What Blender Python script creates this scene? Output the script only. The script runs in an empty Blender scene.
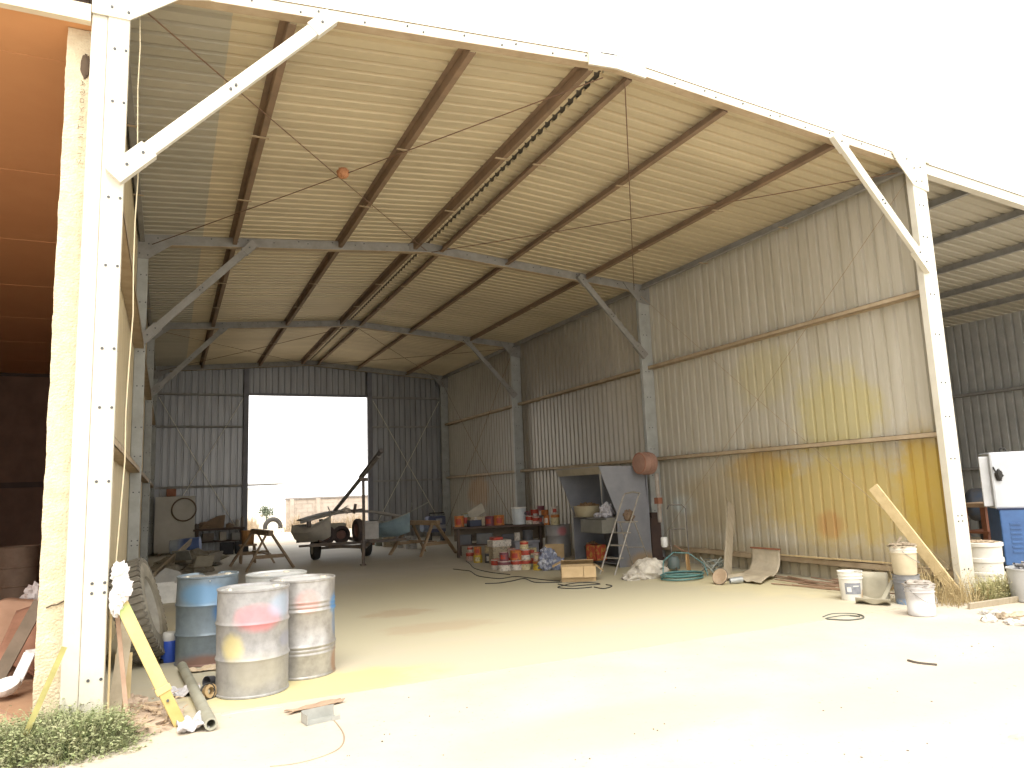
import bpy, math, random
from mathutils import Vector, Matrix, noise, Euler
S = bpy.context.scene
COL = S.collection
R = math.radians
W = 9.485                 # clear width between the portal columns
BAY = 6.5
rnd = random.Random(7)

# ------------------------------------------------------------------ camera
CX, CY, CZ = .375, -6.203, 1.579
_y, _t, _r = R(25.345), R(8.182), R(-2.219)
FPX = 729.731
fw = Vector((math.sin(_y)*math.cos(_t), math.cos(_y)*math.cos(_t), math.sin(_t)))
rt = Vector((math.cos(_y), -math.sin(_y), 0)); up = rt.cross(fw)
rt2 = rt*math.cos(_r)+up*math.sin(_r); up2 = up*math.cos(_r)-rt*math.sin(_r)
cam = bpy.data.cameras.new('camera'); co = bpy.data.objects.new('camera', cam); COL.objects.link(co)
m3 = Matrix((rt2, up2, -fw)).transposed().to_4x4(); m3.translation = (CX, CY, CZ)
co.matrix_world = m3
cam.sensor_width = 36; cam.lens = FPX*36/1024; cam.clip_end = 2000; cam.clip_start = .05
S.camera = co
EYE = Vector((CX, CY, CZ))
def ray(u, v): return fw+rt2*((u-512)/FPX)-up2*((v-384)/FPX)
def gp(u, v, z=0.0):
    d = ray(u, v); return EYE+d*((z-CZ)/d.z)
def atx(u, v, x):
    d = ray(u, v); return EYE+d*((x-CX)/d.x)
def aty(u, v, y):
    d = ray(u, v); return EYE+d*((y-CY)/d.y)

# ------------------------------------------------------------------ materials
_mats = {}
def mat(name, c=None, c2=None, r=.75, m=0.0, sc=5.0, lo=.35, hi=.65, bump=0.0, bsc=40.0, stains=(), stretch=(1,1,1), world=True, spec=.4, speck=0):
    if name in _mats: return _mats[name]
    M = bpy.data.materials.new(name); M.use_nodes = True
    nt = M.node_tree; N = nt.nodes; L = nt.links
    b = N['Principled BSDF']
    b.inputs['Roughness'].default_value = r; b.inputs['Metallic'].default_value = m
    b.inputs['Specular IOR Level'].default_value = spec
    if world:
        src = N.new('ShaderNodeNewGeometry').outputs['Position']
    else:
        src = N.new('ShaderNodeTexCoord').outputs['Object']
    mp = N.new('ShaderNodeMapping'); mp.inputs['Scale'].default_value = stretch
    L.new(src, mp.inputs['Vector'])
    cur = None
    if c2 is None: c2 = tuple(x*.8 for x in c)
    nz = N.new('ShaderNodeTexNoise'); nz.inputs['Scale'].default_value = sc; nz.inputs['Detail'].default_value = 6
    nz.inputs['Roughness'].default_value = .62
    L.new(mp.outputs[0], nz.inputs['Vector'])
    mr = N.new('ShaderNodeMapRange'); mr.inputs['From Min'].default_value = lo; mr.inputs['From Max'].default_value = hi
    L.new(nz.outputs['Fac'], mr.inputs['Value'])
    mx = N.new('ShaderNodeMix'); mx.data_type = 'RGBA'
    mx.inputs['A'].default_value = (*c, 1); mx.inputs['B'].default_value = (*c2, 1)
    L.new(mr.outputs[0], mx.inputs['Factor']); cur = mx.outputs['Result']
    if speck:
        n4 = N.new('ShaderNodeTexNoise'); n4.inputs['Scale'].default_value = 26; n4.inputs['Detail'].default_value = 4; n4.inputs['Roughness'].default_value = .8
        L.new(src, n4.inputs['Vector'])
        m4 = N.new('ShaderNodeMapRange'); m4.inputs['From Min'].default_value = .62; m4.inputs['From Max'].default_value = .72
        L.new(n4.outputs['Fac'], m4.inputs['Value'])
        n5 = N.new('ShaderNodeMath'); n5.operation = 'MULTIPLY'; n5.inputs[1].default_value = speck; L.new(m4.outputs[0], n5.inputs[0])
        x4 = N.new('ShaderNodeMix'); x4.data_type = 'RGBA'; x4.inputs['B'].default_value = (*[q*.3 for q in c2], 1)
        L.new(n5.outputs[0], x4.inputs['Factor']); L.new(cur, x4.inputs['A']); cur = x4.outputs['Result']
    if stains:
        n2 = N.new('ShaderNodeTexNoise'); n2.inputs['Scale'].default_value = 2.2; n2.inputs['Detail'].default_value = 7
        n2.inputs['Roughness'].default_value = .7
        L.new(src, n2.inputs['Vector'])
    for (ctr, rad, colr, s, wob) in stains:
        sb = N.new('ShaderNodeVectorMath'); sb.operation = 'SUBTRACT'; sb.inputs[1].default_value = ctr
        L.new(src, sb.inputs[0])
        dv = N.new('ShaderNodeVectorMath'); dv.operation = 'DIVIDE'; dv.inputs[1].default_value = rad
        L.new(sb.outputs[0], dv.inputs[0])
        ln = N.new('ShaderNodeVectorMath'); ln.operation = 'LENGTH'; L.new(dv.outputs[0], ln.inputs[0])
        ad = N.new('ShaderNodeMath'); ad.operation = 'MULTIPLY_ADD'; ad.inputs[1].default_value = wob; L.new(n2.outputs['Fac'], ad.inputs[0])
        L.new(ln.outputs['Value'], ad.inputs[2])
        m2 = N.new('ShaderNodeMapRange'); m2.interpolation_type = 'SMOOTHSTEP'
        m2.inputs['From Min'].default_value = .45+wob*.5; m2.inputs['From Max'].default_value = 1.05+wob*.5
        m2.inputs['To Min'].default_value = s; m2.inputs['To Max'].default_value = 0
        L.new(ad.outputs[0], m2.inputs['Value'])
        x2 = N.new('ShaderNodeMix'); x2.data_type = 'RGBA'; x2.inputs['B'].default_value = (*colr, 1)
        L.new(m2.outputs[0], x2.inputs['Factor']); L.new(cur, x2.inputs['A']); cur = x2.outputs['Result']
    L.new(cur, b.inputs['Base Color'])
    if bump:
        n3 = N.new('ShaderNodeTexNoise'); n3.inputs['Scale'].default_value = bsc; n3.inputs['Detail'].default_value = 5
        L.new(src, n3.inputs['Vector'])
        bp = N.new('ShaderNodeBump'); bp.inputs['Strength'].default_value = bump; bp.inputs['Distance'].default_value = .02
        L.new(n3.outputs['Fac'], bp.inputs['Height']); L.new(bp.outputs[0], b.inputs['Normal'])
    _mats[name] = M
    return M
def plain(name, c=None, r=.7, m=0.0):
    if name in _mats: return _mats[name]
    return mat(name, c, tuple(x*.82 for x in c), r, m, 9)

# ------------------------------------------------------------------ mesh builder
class MB:
    def __init__(s): s.v = []; s.f = []; s.sm = []; s.M = Matrix.Identity(4)
    def add(s, vs, fs, smooth=False):
        o = len(s.v)
        s.v += [s.M @ Vector(p) for p in vs]
        s.f += [tuple(i+o for i in f) for f in fs]; s.sm += [smooth]*len(fs)
        return s
    def box(s, x0, x1, y0, y1, z0, z1):
        vs = [(x, y, z) for x in (x0, x1) for y in (y0, y1) for z in (z0, z1)]
        return s.add(vs, [(0,1,3,2),(4,6,7,5),(0,4,5,1),(2,3,7,6),(0,2,6,4),(1,5,7,3)])
    def obox(s, c, sx, sy, sz, rot=(0,0,0)):
        m = Matrix.Translation(c) @ Euler(rot).to_matrix().to_4x4()
        vs = [m @ Vector((x*sx/2, y*sy/2, z*sz/2)) for x in (-1,1) for y in (-1,1) for z in (-1,1)]
        return s.add(vs, [(0,1,3,2),(4,6,7,5),(0,4,5,1),(2,3,7,6),(0,2,6,4),(1,5,7,3)])
    def bar(s, a, b, w, h, upv=(0,0,1)):
        a = Vector(a); b = Vector(b); d = (b-a).normalized(); u = Vector(upv)
        sd = d.cross(u)
        if sd.length < 1e-4: sd = d.cross(Vector((1,0,0)))
        sd.normalize(); u = sd.cross(d)
        vs = [p+sd*(i*w/2)+u*(j*h/2) for p in (a, b) for i in (-1,1) for j in (-1,1)]
        return s.add(vs, [(0,1,3,2),(4,6,7,5),(0,4,5,1),(2,3,7,6),(0,2,6,4),(1,5,7,3)])
    def prism(s, poly, fn, t0, t1):
        n = len(poly); vs = [fn(a, b, t0) for a, b in poly]+[fn(a, b, t1) for a, b in poly]
        return s.add(vs, [tuple(range(n))[::-1], tuple(range(n, 2*n))]+[(i, (i+1) % n, n+(i+1) % n, n+i) for i in range(n)])
    def lathe(s, prof, c=(0,0,0), seg=24, axis=(0,0,1), deform=None):
        ax = Vector(axis).normalized(); q = Vector((0,0,1)).rotation_difference(ax).to_matrix()
        c = Vector(c); vs = []; fs = []
        n = len(prof)
        for (r, z) in prof:
            for k in range(seg):
                a = 2*math.pi*k/seg; p = Vector((r*math.cos(a), r*math.sin(a), z))
                if deform: p = deform(p, a)
                vs.append(c+q @ p)
        for i in range(n-1):
            for k in range(seg):
                k2 = (k+1) % seg
                fs.append((i*seg+k, i*seg+k2, (i+1)*seg+k2, (i+1)*seg+k))
        s.add(vs, fs, True)
        if prof[0][0] > 1e-6 and prof[0][0] < 900:
            pass
        return s
    def disc(s, c, r, axis=(0,0,1), seg=20, flip=False):
        ax = Vector(axis).normalized(); q = Vector((0,0,1)).rotation_difference(ax).to_matrix()
        vs = [Vector(c)+q @ Vector((r*math.cos(2*math.pi*k/seg), r*math.sin(2*math.pi*k/seg), 0)) for k in range(seg)]
        return s.add(vs, [tuple(range(seg))])
    def cyl(s, a, b, r0, r1=None, seg=14):
        r1 = r0 if r1 is None else r1
        a = Vector(a); b = Vector(b); d = (b-a).normalized(); q = Vector((0,0,1)).rotation_difference(d).to_matrix()
        vs = []
        for p, r in ((a, r0), (b, r1)):
            vs += [p+q @ Vector((r*math.cos(2*math.pi*k/seg), r*math.sin(2*math.pi*k/seg), 0)) for k in range(seg)]
        s.add(vs, [(k, (k+1) % seg, seg+(k+1) % seg, seg+k) for k in range(seg)], True)
        return s.add(vs, [tuple(range(seg))[::-1], tuple(range(seg, 2*seg))])
    def tube(s, pts, r, seg=6, closed=False):
        pts = [Vector(p) for p in pts]; n = len(pts); vs = []; fs = []
        prev = None
        for i, p in enumerate(pts):
            if closed: d = pts[(i+1) % n]-pts[i-1]
            else: d = pts[min(i+1, n-1)]-pts[max(i-1, 0)]
            d.normalize()
            if prev is None:
                u = d.cross(Vector((0,0,1)))
                if u.length < 1e-3: u = d.cross(Vector((1,0,0)))
            else: u = prev-d*prev.dot(d)
            u.normalize(); prev = u; w = d.cross(u)
            rr = r(i/(n-1)) if callable(r) else r
            vs += [p+u*(rr*math.cos(2*math.pi*k/seg))+w*(rr*math.sin(2*math.pi*k/seg)) for k in range(seg)]
        for i in range(n if closed else n-1):
            j = (i+1) % n
            for k in range(seg):
                fs.append((i*seg+k, i*seg+(k+1) % seg, j*seg+(k+1) % seg, j*seg+k))
        if not closed: fs += [tuple(range(seg))[::-1], tuple((n-1)*seg+k for k in range(seg))]
        return s.add(vs, fs, True)
    def torus(s, c, R0, r, axis=(0,0,1), seg=28, sg=8):
        ax = Vector(axis).normalized(); q = Vector((0,0,1)).rotation_difference(ax).to_matrix()
        return s.tube([Vector(c)+q @ Vector((R0*math.cos(2*math.pi*k/seg), R0*math.sin(2*math.pi*k/seg), 0)) for k in range(seg)], r, sg, True)
    def blob(s, c, rx, ry, rz, amp=.2, fr=3.0, seed=0, floor=0.0, seg=28, rings=16, rot=0.0):
        c = Vector(c); vs = []; fs = []
        for i in range(rings+1):
            t = math.pi*i/rings
            for k in range(seg):
                a = 2*math.pi*k/seg
                d = Vector((math.sin(t)*math.cos(a), math.sin(t)*math.sin(a), math.cos(t)))
                n = noise.noise(d*fr+Vector((seed*7.3, seed*3.1, seed)))+.5*noise.noise(d*fr*2.3+Vector((seed, 9, seed*2)))
                q = 1+amp*n
                x, y = d.x*rx*q, d.y*ry*q
                p = Vector((c.x+x*math.cos(rot)-y*math.sin(rot), c.y+x*math.sin(rot)+y*math.cos(rot), c.z+d.z*rz*q))
                if p.z < floor: p.z = floor
                vs.append(p)
        for i in range(rings):
            for k in range(seg):
                fs.append((i*seg+k, (i+1)*seg+k, (i+1)*seg+(k+1) % seg, i*seg+(k+1) % seg))
        return s.add(vs, fs, True)
    def sheetgrid(s, fn, nu, nv, th=0.0, smooth=True):
        vs = [fn(i/nu, j/nv) for i in range(nu+1) for j in range(nv+1)]
        fs = [(i*(nv+1)+j, (i+1)*(nv+1)+j, (i+1)*(nv+1)+j+1, i*(nv+1)+j+1) for i in range(nu) for j in range(nv)]
        return s.add(vs, fs, smooth)

def link(o, parent=None):
    COL.objects.link(o)
    if parent is not None: o.parent = parent
def wloc(o):
    p = Vector((0,0,0))
    while o is not None: p += o.location; o = o.parent
    return p
def obj(name, mb, m, parent=None, loc=None, bevel=0, solid=0):
    base = wloc(parent) if parent is not None else Vector((0,0,0))
    l = Vector(loc)-base if loc is not None else Vector((0,0,0))
    off = base+l
    me = bpy.data.meshes.new(name)
    me.from_pydata([p-off for p in mb.v], [], mb.f)
    me.polygons.foreach_set('use_smooth', mb.sm)
    me.set_sharp_from_angle(angle=R(38)) if any(mb.sm) else None
    me.update()
    if m: me.materials.append(m)
    o = bpy.data.objects.new(name, me); link(o, parent); o.location = l
    if solid:
        sd = o.modifiers.new('thickness', 'SOLIDIFY'); sd.thickness = solid; sd.offset = 0
    if bevel:
        bv = o.modifiers.new('bevel', 'BEVEL'); bv.width = bevel; bv.segments = 2; bv.limit_method = 'ANGLE'
    return o
def tag(o, label, cat, group=None, kind=None):
    o['label'] = label; o['category'] = cat
    if group: o['group'] = group
    if kind: o['kind'] = kind
    return o
def thing(name, label, cat, loc, group=None, kind=None):
    o = bpy.data.objects.new(name, None); o.empty_display_size = .1
    COL.objects.link(o); o.location = loc
    return tag(o, label, cat, group, kind)
def dup(root, loc, label, rotz=0.0):
    c = root.copy(); COL.objects.link(c); c.location = loc; c.rotation_euler.z = rotz; c['label'] = label
    for ch in list(root.children):
        d = ch.copy(); COL.objects.link(d); d.parent = c
        for g in list(ch.children):
            e = g.copy(); COL.objects.link(e); e.parent = d
    return c
def struct(name, mb, m, label=None, cat=None, parent=None, **k):
    o = obj(name, mb, m, parent, **k)
    if parent is None:
        o['kind'] = 'structure'
        if label: o['label'] = label; o['category'] = cat
    return o

# ------------------------------------------------------------------ palette
YEL = (.62,.42,.06)
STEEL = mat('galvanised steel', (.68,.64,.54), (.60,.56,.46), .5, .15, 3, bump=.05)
STEEL_IN = mat('shaded dusty galvanised steel', (.31,.30,.28), (.23,.22,.20), .6, .1, 4)  # indoor copy of the galvanised steel, colour darkened to carry the shade
PURLIN = mat('dusty rust brown steel', (.26,.175,.11), (.19,.13,.085), .75, 0, 3)
ROOFM = mat('roof sheet underside', (.66,.565,.385), (.52,.44,.295), .6, .25, .8, stretch=(.3,1.6,1), lo=.3, hi=.7)
ROOFM2 = mat('greyer roof sheet underside', (.50,.46,.37), (.40,.37,.29), .6, .25, .8, stretch=(.3,1.6,1), lo=.3, hi=.7)
wst = [((W+.3,3.6,1.75),(.8,.95,.5),(.54,.35,.08),.75,1.1), ((W+.3,2.0,1.25),(.9,2.3,.95),(.62,.46,.12),.7,1.2),
       ((W+.3,.5,1.3),(.8,.6,1.1),(.58,.40,.06),.75,1.0), ((W+.3,2.24,.85),(.6,.34,.26),(.54,.26,.10),.5,1.1),
       ((W+.3,1.9,2.5),(.9,1.0,1.0),(.60,.52,.20),.6,1.2), ((W+.3,3.4,3.4),(.8,.9,.7),(.60,.53,.28),.5,1.2),
       ((W+.3,5.8,1.13),(.6,.5,.25),(.66,.74,.76),.7,.9), ((W+.3,4.6,1.2),(.7,1.7,.8),(.47,.37,.20),.55,1.2),
       ((W+.3,13.4,3.),(3.,7.,6.),(.27,.235,.18),.85,.3), ((W+.3,16.6,1.5),(.8,1.2,.7),(.42,.25,.12),.6,1.2), ((W+.3,3.,.25),(.7,5.,.35),(.42,.34,.19),.55,1.0)]  # broad entry browns and darkens the wall of the middle and back bays
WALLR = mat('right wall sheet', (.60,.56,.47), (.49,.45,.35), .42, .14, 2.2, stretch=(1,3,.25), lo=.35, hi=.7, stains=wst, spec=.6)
WALLB = mat('back wall sheet', (.33,.33,.33), (.24,.24,.24), .38, .4, 2, stretch=(3,1,.3))
WALLL = mat('left wall sheet', (.66,.56,.36), (.56,.46,.28), .6, 0, 2, stretch=(1,3,.3))
fst = [((4.8,3.6,0),(7.6,5.6,1),(.50,.455,.315),.93,.9), ((6.0,1.6,0),(4.0,2.0,1),(.51,.465,.32),.7,1.3),
       ((4.5,-1.6,0),(10.,3.6,1),(.50,.445,.34),.95,1.5), ((3.3,2.3,0),(.9,.4,1),(.46,.36,.24),.6,1.6), ((3.2,3.6,0),(.6,.35,1),(.42,.31,.20),.6,1.8),
       ((1.6,.35,0),(1.3,.6,1),(.56,.48,.22),.75,1.2), ((8.5,3.6,0),(1.1,3.2,1),(.60,.53,.32),.6,1.2)]
FLOORM = mat('dusty concrete floor', (.50,.47,.40), (.44,.41,.34), .72, 0, 1.3, speck=.4, lo=.3, hi=.7, bump=.06, bsc=25, stains=fst)
GROUND = mat('pale sandy ground', (.57,.505,.41), (.50,.43,.335), .95, 0, 1.1, speck=.9, lo=.3, hi=.7, bump=.15, bsc=18,
             stains=[((3.2,-1.8,0),(1.6,.5,1),(.50,.39,.29),.6,1.5), ((5.5,-2.4,0),(2.2,.6,1),(.51,.41,.31),.6,1.5)])
EARTH = mat('red brown earth', (.40,.24,.14), (.30,.17,.10), .95, 0, 2, bump=.2, bsc=14)
CREAM = mat('cream plaster', (.72,.62,.44), (.62,.51,.34), .9, 0, 14, bump=.7, bsc=55)
CREAMS = mat('cream painted concrete', (.72,.64,.48), (.66,.57,.41), .85, 0, 4, bump=.08)
ORANGE = mat('terracotta painted board', (.70,.36,.16), (.66,.33,.145), .8, 0, 1.2)
DARKW = mat('dark brown board', (.10,.07,.055), (.075,.05,.04), .8, 0, 2)
WOOD = mat('weathered wood', (.42,.34,.24), (.30,.24,.16), .85, 0, 9, stretch=(4,4,.6))
WOODD = mat('dusty brown timber', (.30,.22,.14), (.21,.15,.10), .85, 0, 9)
WOODY = mat('pale pine plank', (.60,.47,.26), (.50,.38,.20), .8, 0, 9)
RUST = mat('red oxide rust', (.33,.14,.08), (.24,.10,.06), .8, 0, 7)
DARK = plain('dark rubber', (.035,.033,.03), .8)
BLACKW = plain('black cable sheath', (.03,.03,.03), .6)
BOLT = plain('dark bolt steel', (.10,.10,.10), .5, .3)
GREY = mat('grey painted steel', (.30,.30,.33), (.24,.24,.26), .55, 0, 5)
WHITEP = plain('white plastic', (.74,.73,.69), .45)
CLOTH = mat('off white cloth', (.60,.56,.48), (.40,.36,.30), .95, 0, 11)

# ------------------------------------------------------------------ light
wd = bpy.data.worlds.new('world'); S.world = wd; wd.use_nodes = True
bg = wd.node_tree.nodes['Background']; bg.inputs['Color'].default_value = (1, .985, .96, 1); bg.inputs['Strength'].default_value = 2.0
sl = bpy.data.lights.new('sun', 'SUN'); so = bpy.data.objects.new('sun', sl); COL.objects.link(so)
sl.energy = 3.0; sl.angle = R(40); sl.color = (1, .96, .88)
so.rotation_euler = Vector((.12, .48, -.87)).to_track_quat('-Z', 'Y').to_euler()
so.location = (0, -20, 20)
S.view_settings.view_transform = 'Standard'; S.view_settings.look = 'None'
S.view_settings.gamma = 1; S.view_settings.use_curve_mapping = False
S.view_settings.exposure = 0.35

# ================================================================== SETTING
def sof(x): return 6.15-.08*abs(x-4.74)       # underside of the rafters
XR = W+.3; XL = -.16; YB = 19.5

mb = MB(); mb.box(-.27, XR+.02, .0, YB+.3, -.2, 0)
struct('floor', mb, FLOORM, 'dusty concrete shed floor stained with yellow paint overspray', 'floor')
def gz(x, y):
    return -.005+.004*noise.noise(Vector((x*.6, y*.6, 0)))
mb = MB()
mb.box(-300, 300, -80, 500, -.6, -.22)
def gfun(i, j):
    x = -14+34*i; y = -14+16*j
    return Vector((x, y, gz(x, y)))
mb2 = MB(); mb2.sheetgrid(gfun, 70, 34)
# front yard and side yards
mb2.box(-14, -.28, 2, 45, -.2, -.03); mb2.box(XR+.03, 20, 2, 45, -.2, -.005); mb2.box(-.28, XR+.03, YB+.3, 45, -.2, -.01)
mb2.box(-200, 200, 45, 400, -.2, -.02)
struct('ground', mb2, GROUND, 'bare pale sandy ground around the shed', 'ground')

# corrugated sheeting: broad pans with narrow ribs pushed outward
def corr(mb, o, u, v, out, lu, lv, p=.203, d=.048, ph=0.0):
    o = Vector(o); u = Vector(u); v = Vector(v); out = Vector(out)
    pts = []; k = 0
    while True:
        st = k*p-ph
        if st > lu: break
        for a, h in ((0,0),(.134,0),(.146,d),(.191,d)):
            t = st+a
            if 0 <= t <= lu: pts.append((t, h))
        k += 1
    pts.append((lu, 0))
    vs = []
    for t, h in pts:
        vs.append(o+u*t+out*h); vs.append(o+u*t+out*h+v*lv)
    mb.add(vs, [(2*i, 2*i+1, 2*i+3, 2*i+2) for i in range(len(pts)-1)])

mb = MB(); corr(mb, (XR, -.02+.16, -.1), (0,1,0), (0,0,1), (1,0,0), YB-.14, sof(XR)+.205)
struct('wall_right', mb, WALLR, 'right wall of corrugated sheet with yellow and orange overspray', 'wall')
mb = MB(); corr(mb, (XL, .16, -.1), (0,1,0), (0,0,1), (-1,0,0), YB-.16, sof(XL)+.205)
struct('wall_left', mb, WALLL, 'left wall of cream dusty corrugated sheet', 'wall')
mb = MB()
for x0, x1, z0 in ((-.2, 2.72, -.05), (2.72, 6.76, 5.06), (6.76, XR, -.05)):
    # each panel is trimmed to the slope of the roof
    o = Vector((x0, YB, z0)); k = 0; pts = []
    while k*.203 <= x1-x0:
        for a, h in ((0,0),(.134,0),(.146,.048),(.191,.048)):
            if k*.203+a <= x1-x0: pts.append((k*.203+a, h))
        k += 1
    pts.append((x1-x0, 0)); vs = []
    for t, h in pts:
        vs.append((x0+t, YB+h, z0)); vs.append((x0+t, YB+h, sof(x0+t)+.11))
    mb.add(vs, [(2*i, 2*i+1, 2*i+3, 2*i+2) for i in range(len(pts)-1)])
struct('wall_back', mb, WALLB, 'dark back wall of corrugated sheet around the open doorway', 'wall')

# roof sheeting
def roof(name, xa, xb, m, dz, label):
    mb = MB(); o = Vector((xa, .004, sof(xa)+.112+dz)); e = Vector((xb, .004, sof(xb)+.112+dz))
    v = (e-o); lv = v.length; v.normalize(); n = Vector((-v.z, 0, v.x))
    if n.z < 0: n = -n
    corr(mb, o, (0,1,0), v, n, YB+.14, lv)
    return struct(name, mb, m, label, 'roof')
roof('ceiling', .74, 4.705, ROOFM, 0, 'left slope of the corrugated roof seen from below')
roof('ceiling', -.42, .80, ROOFM2, -.006, 'greyer overlapping roof sheets along the left eave')
roof('ceiling', 4.775, XR+.12, ROOFM, 0, 'right slope of the corrugated roof seen from below')
mb = MB()
for sx in (-1, 1):
    a = (4.74, sof(4.74)+.170); b = (4.74+sx*.16, sof(4.90)+.168)
    mb.prism([a, b, (b[0], b[1]+.004), (a[0], a[1]+.004)], lambda p, q, t: (p, t, q), .05, YB+.15)
struct('ridge_trim', mb, plain('dark ridge cap', (.10,.085,.07), .8), 'bent ridge capping over the gap between roof slopes', 'trim')  # cap coloured dark so the ridge gap reads as shade
mb = MB(); mb.prism([(XR+.1, sof(XR)+.10), (XR+.12, sof(XR)+.10), (XR+.12, sof(XR)+.17), (XR+.1, sof(XR)+.17)], lambda p, q, t: (p, t, q), .0, YB)
struct('eave_trim', mb, STEEL, 'pale metal trim along the right eave', 'trim')

COLM = mat('blue grey column steel', (.42,.43,.41), (.33,.335,.31), .55, .1, 4)
GIRT = mat('dusty tan girt steel', (.46,.36,.24), (.36,.27,.17), .7, 0, 4)
# portal frames
def frame(y0, k):
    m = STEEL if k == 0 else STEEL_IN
    lab = ['front portal frame of bright galvanised channels facing the yard', 'dusty portal frame toned for shade, one bay into the shed',
           'dusty portal frame toned for shade, two bays into the shed', 'dark portal frame against the back wall'][k]
    t = thing('portal_frame', lab, 'frame', (4.74, y0, 0), 'steel portal frames', 'structure')
    D = .10
    for side in (-1, 1):
        mb = MB()
        if side < 0:
            mb.box(-.155, 0, y0, y0+D, 0, sof(0)+.10); mb.box(-.27, -.157, y0+.012, y0+D, 0, sof(-.27)+.10)
        else:
            mb.box(W, W+.235, y0, y0+D, 0, sof(W+.235)+.10); mb.box(W+.237, W+.29, y0+.012, y0+D, 0, sof(W+.29)+.10)
        obj('column', mb, m if k == 0 else COLM, t, bevel=.008)
        mb = MB(); xc = (-.06 if side < 0 else W+.12)
        for i, z in enumerate([.35, .95, 1.02, 1.75, 2.3, 2.75, 3.4, 3.95, 4.75, 5.2]):
            for dx in (-.04, .04): mb.cyl((xc+dx, y0-.006, z), (xc+dx, y0+.01, z), .011, seg=8)
        obj('bolt_head', mb, BOLT, t)
        mb = MB()
        xe = -.27 if side < 0 else W+.29
        dr = 0 if k == 0 else .06
        mb.prism([(xe, sof(xe)-dr+.006), (4.74, sof(4.74)-dr+.006), (4.74, sof(4.74)+.105), (xe, sof(xe)+.105)], lambda p, q, s_: (p, s_, q), y0+.015, y0+.13)
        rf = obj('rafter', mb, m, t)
        mb = MB(); mb.prism([(xe, sof(xe)-dr), (4.74, sof(4.74)-dr), (4.74, sof(4.74)-dr+.006), (xe, sof(xe)-dr+.006)], lambda p, q, s_: (p, s_, q), y0+.016, y0+.13)
        obj('bottom_flange', mb, GIRT, rf)  # rafter underside: its shade is put in with the tan girt colour
        mb = MB()
        n = 15
        for i in range(n):
            x = xe+(4.74-xe)*(i+.6+.3*math.sin(i*2.1))/n
            mb.cyl((x, y0+.005, sof(x)+.035+.035*(i % 2)), (x, y0+.02, sof(x)+.035+.035*(i % 2)), .010, seg=8)
        obj('bolt_head', mb, BOLT, t)
        # eave gusset
        mb = MB()
        if side < 0: poly = [(-.27, 5.47), (0, 5.47), (.36, 5.755), (.60, 5.81), (.60, 5.925), (-.27, 5.855)]
        else: poly = [(W+.3, 5.42), (W, 5.47), (9.2, 5.77), (9.12, 5.90), (W+.3, 5.845)]
        mb.prism(poly, lambda p, q, s_: (p, s_, q), y0-.014, y0+.002)
        pl = obj('gusset_plate', mb, m, t)
        mb = MB()
        for (dx, z) in ((.07, 5.55), (.19, 5.53), (.07, 5.75), (.2, 5.72), (.33, 5.83)):
            x = -.2+dx if side < 0 else W+.24-dx
            mb.cyl((x, y0-.022, z), (x, y0-.012, z), .011, seg=8)
        obj('bolt_head', mb, BOLT, pl)
        if k == 3: continue
        # knee brace
        a = Vector((-.06, y0-.035, 4.12)) if side < 0 else Vector((W+.06, y0-.035, 4.28))
        b = Vector((1.60, y0-.035, 5.88)) if side < 0 else Vector((8.02, y0-.035, 5.90))
        d = (b-a).normalized()
        mb = MB(); mb.bar(a+d*.12, b-d*.1, .06, .115, (0,1,0) if False else (-d.z, 0, d.x))
        br = obj('knee_brace', mb, m, t, bevel=.006)
        mb = MB(); mb.bar(a-d*.02, a+d*.34, .075, .15, (-d.z, 0, d.x)); mb.bar(b-d*.22, b+d*.03, .075, .14, (-d.z, 0, d.x))
        obj('end_cleat', mb, m, br)
        mb = MB()
        for q in (.12, .28, (b-a).length*.5, (b-a).length*.5+.06, (b-a).length-.1):
            c = a+d*q; mb.cyl(c+Vector((0,-.046,0)), c+Vector((0,-.03,0)), .012, seg=8)
        obj('bolt_head', mb, BOLT, br)
    mb = MB()
    mb.prism([(4.38, sof(4.38)-.035), (4.74, sof(4.74)-.035), (5.12, sof(5.12)-.035), (5.12, sof(5.12)+.115), (4.74, sof(4.74)+.115), (4.38, sof(4.38)+.115)],
             lambda p, q, s_: (p, s_, q), y0-.012, y0+.014)
    obj('apex_plate', mb, m, t)
for k, y0 in enumerate((0, BAY, 2*BAY, YB-.22)): frame(y0, k)

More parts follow.
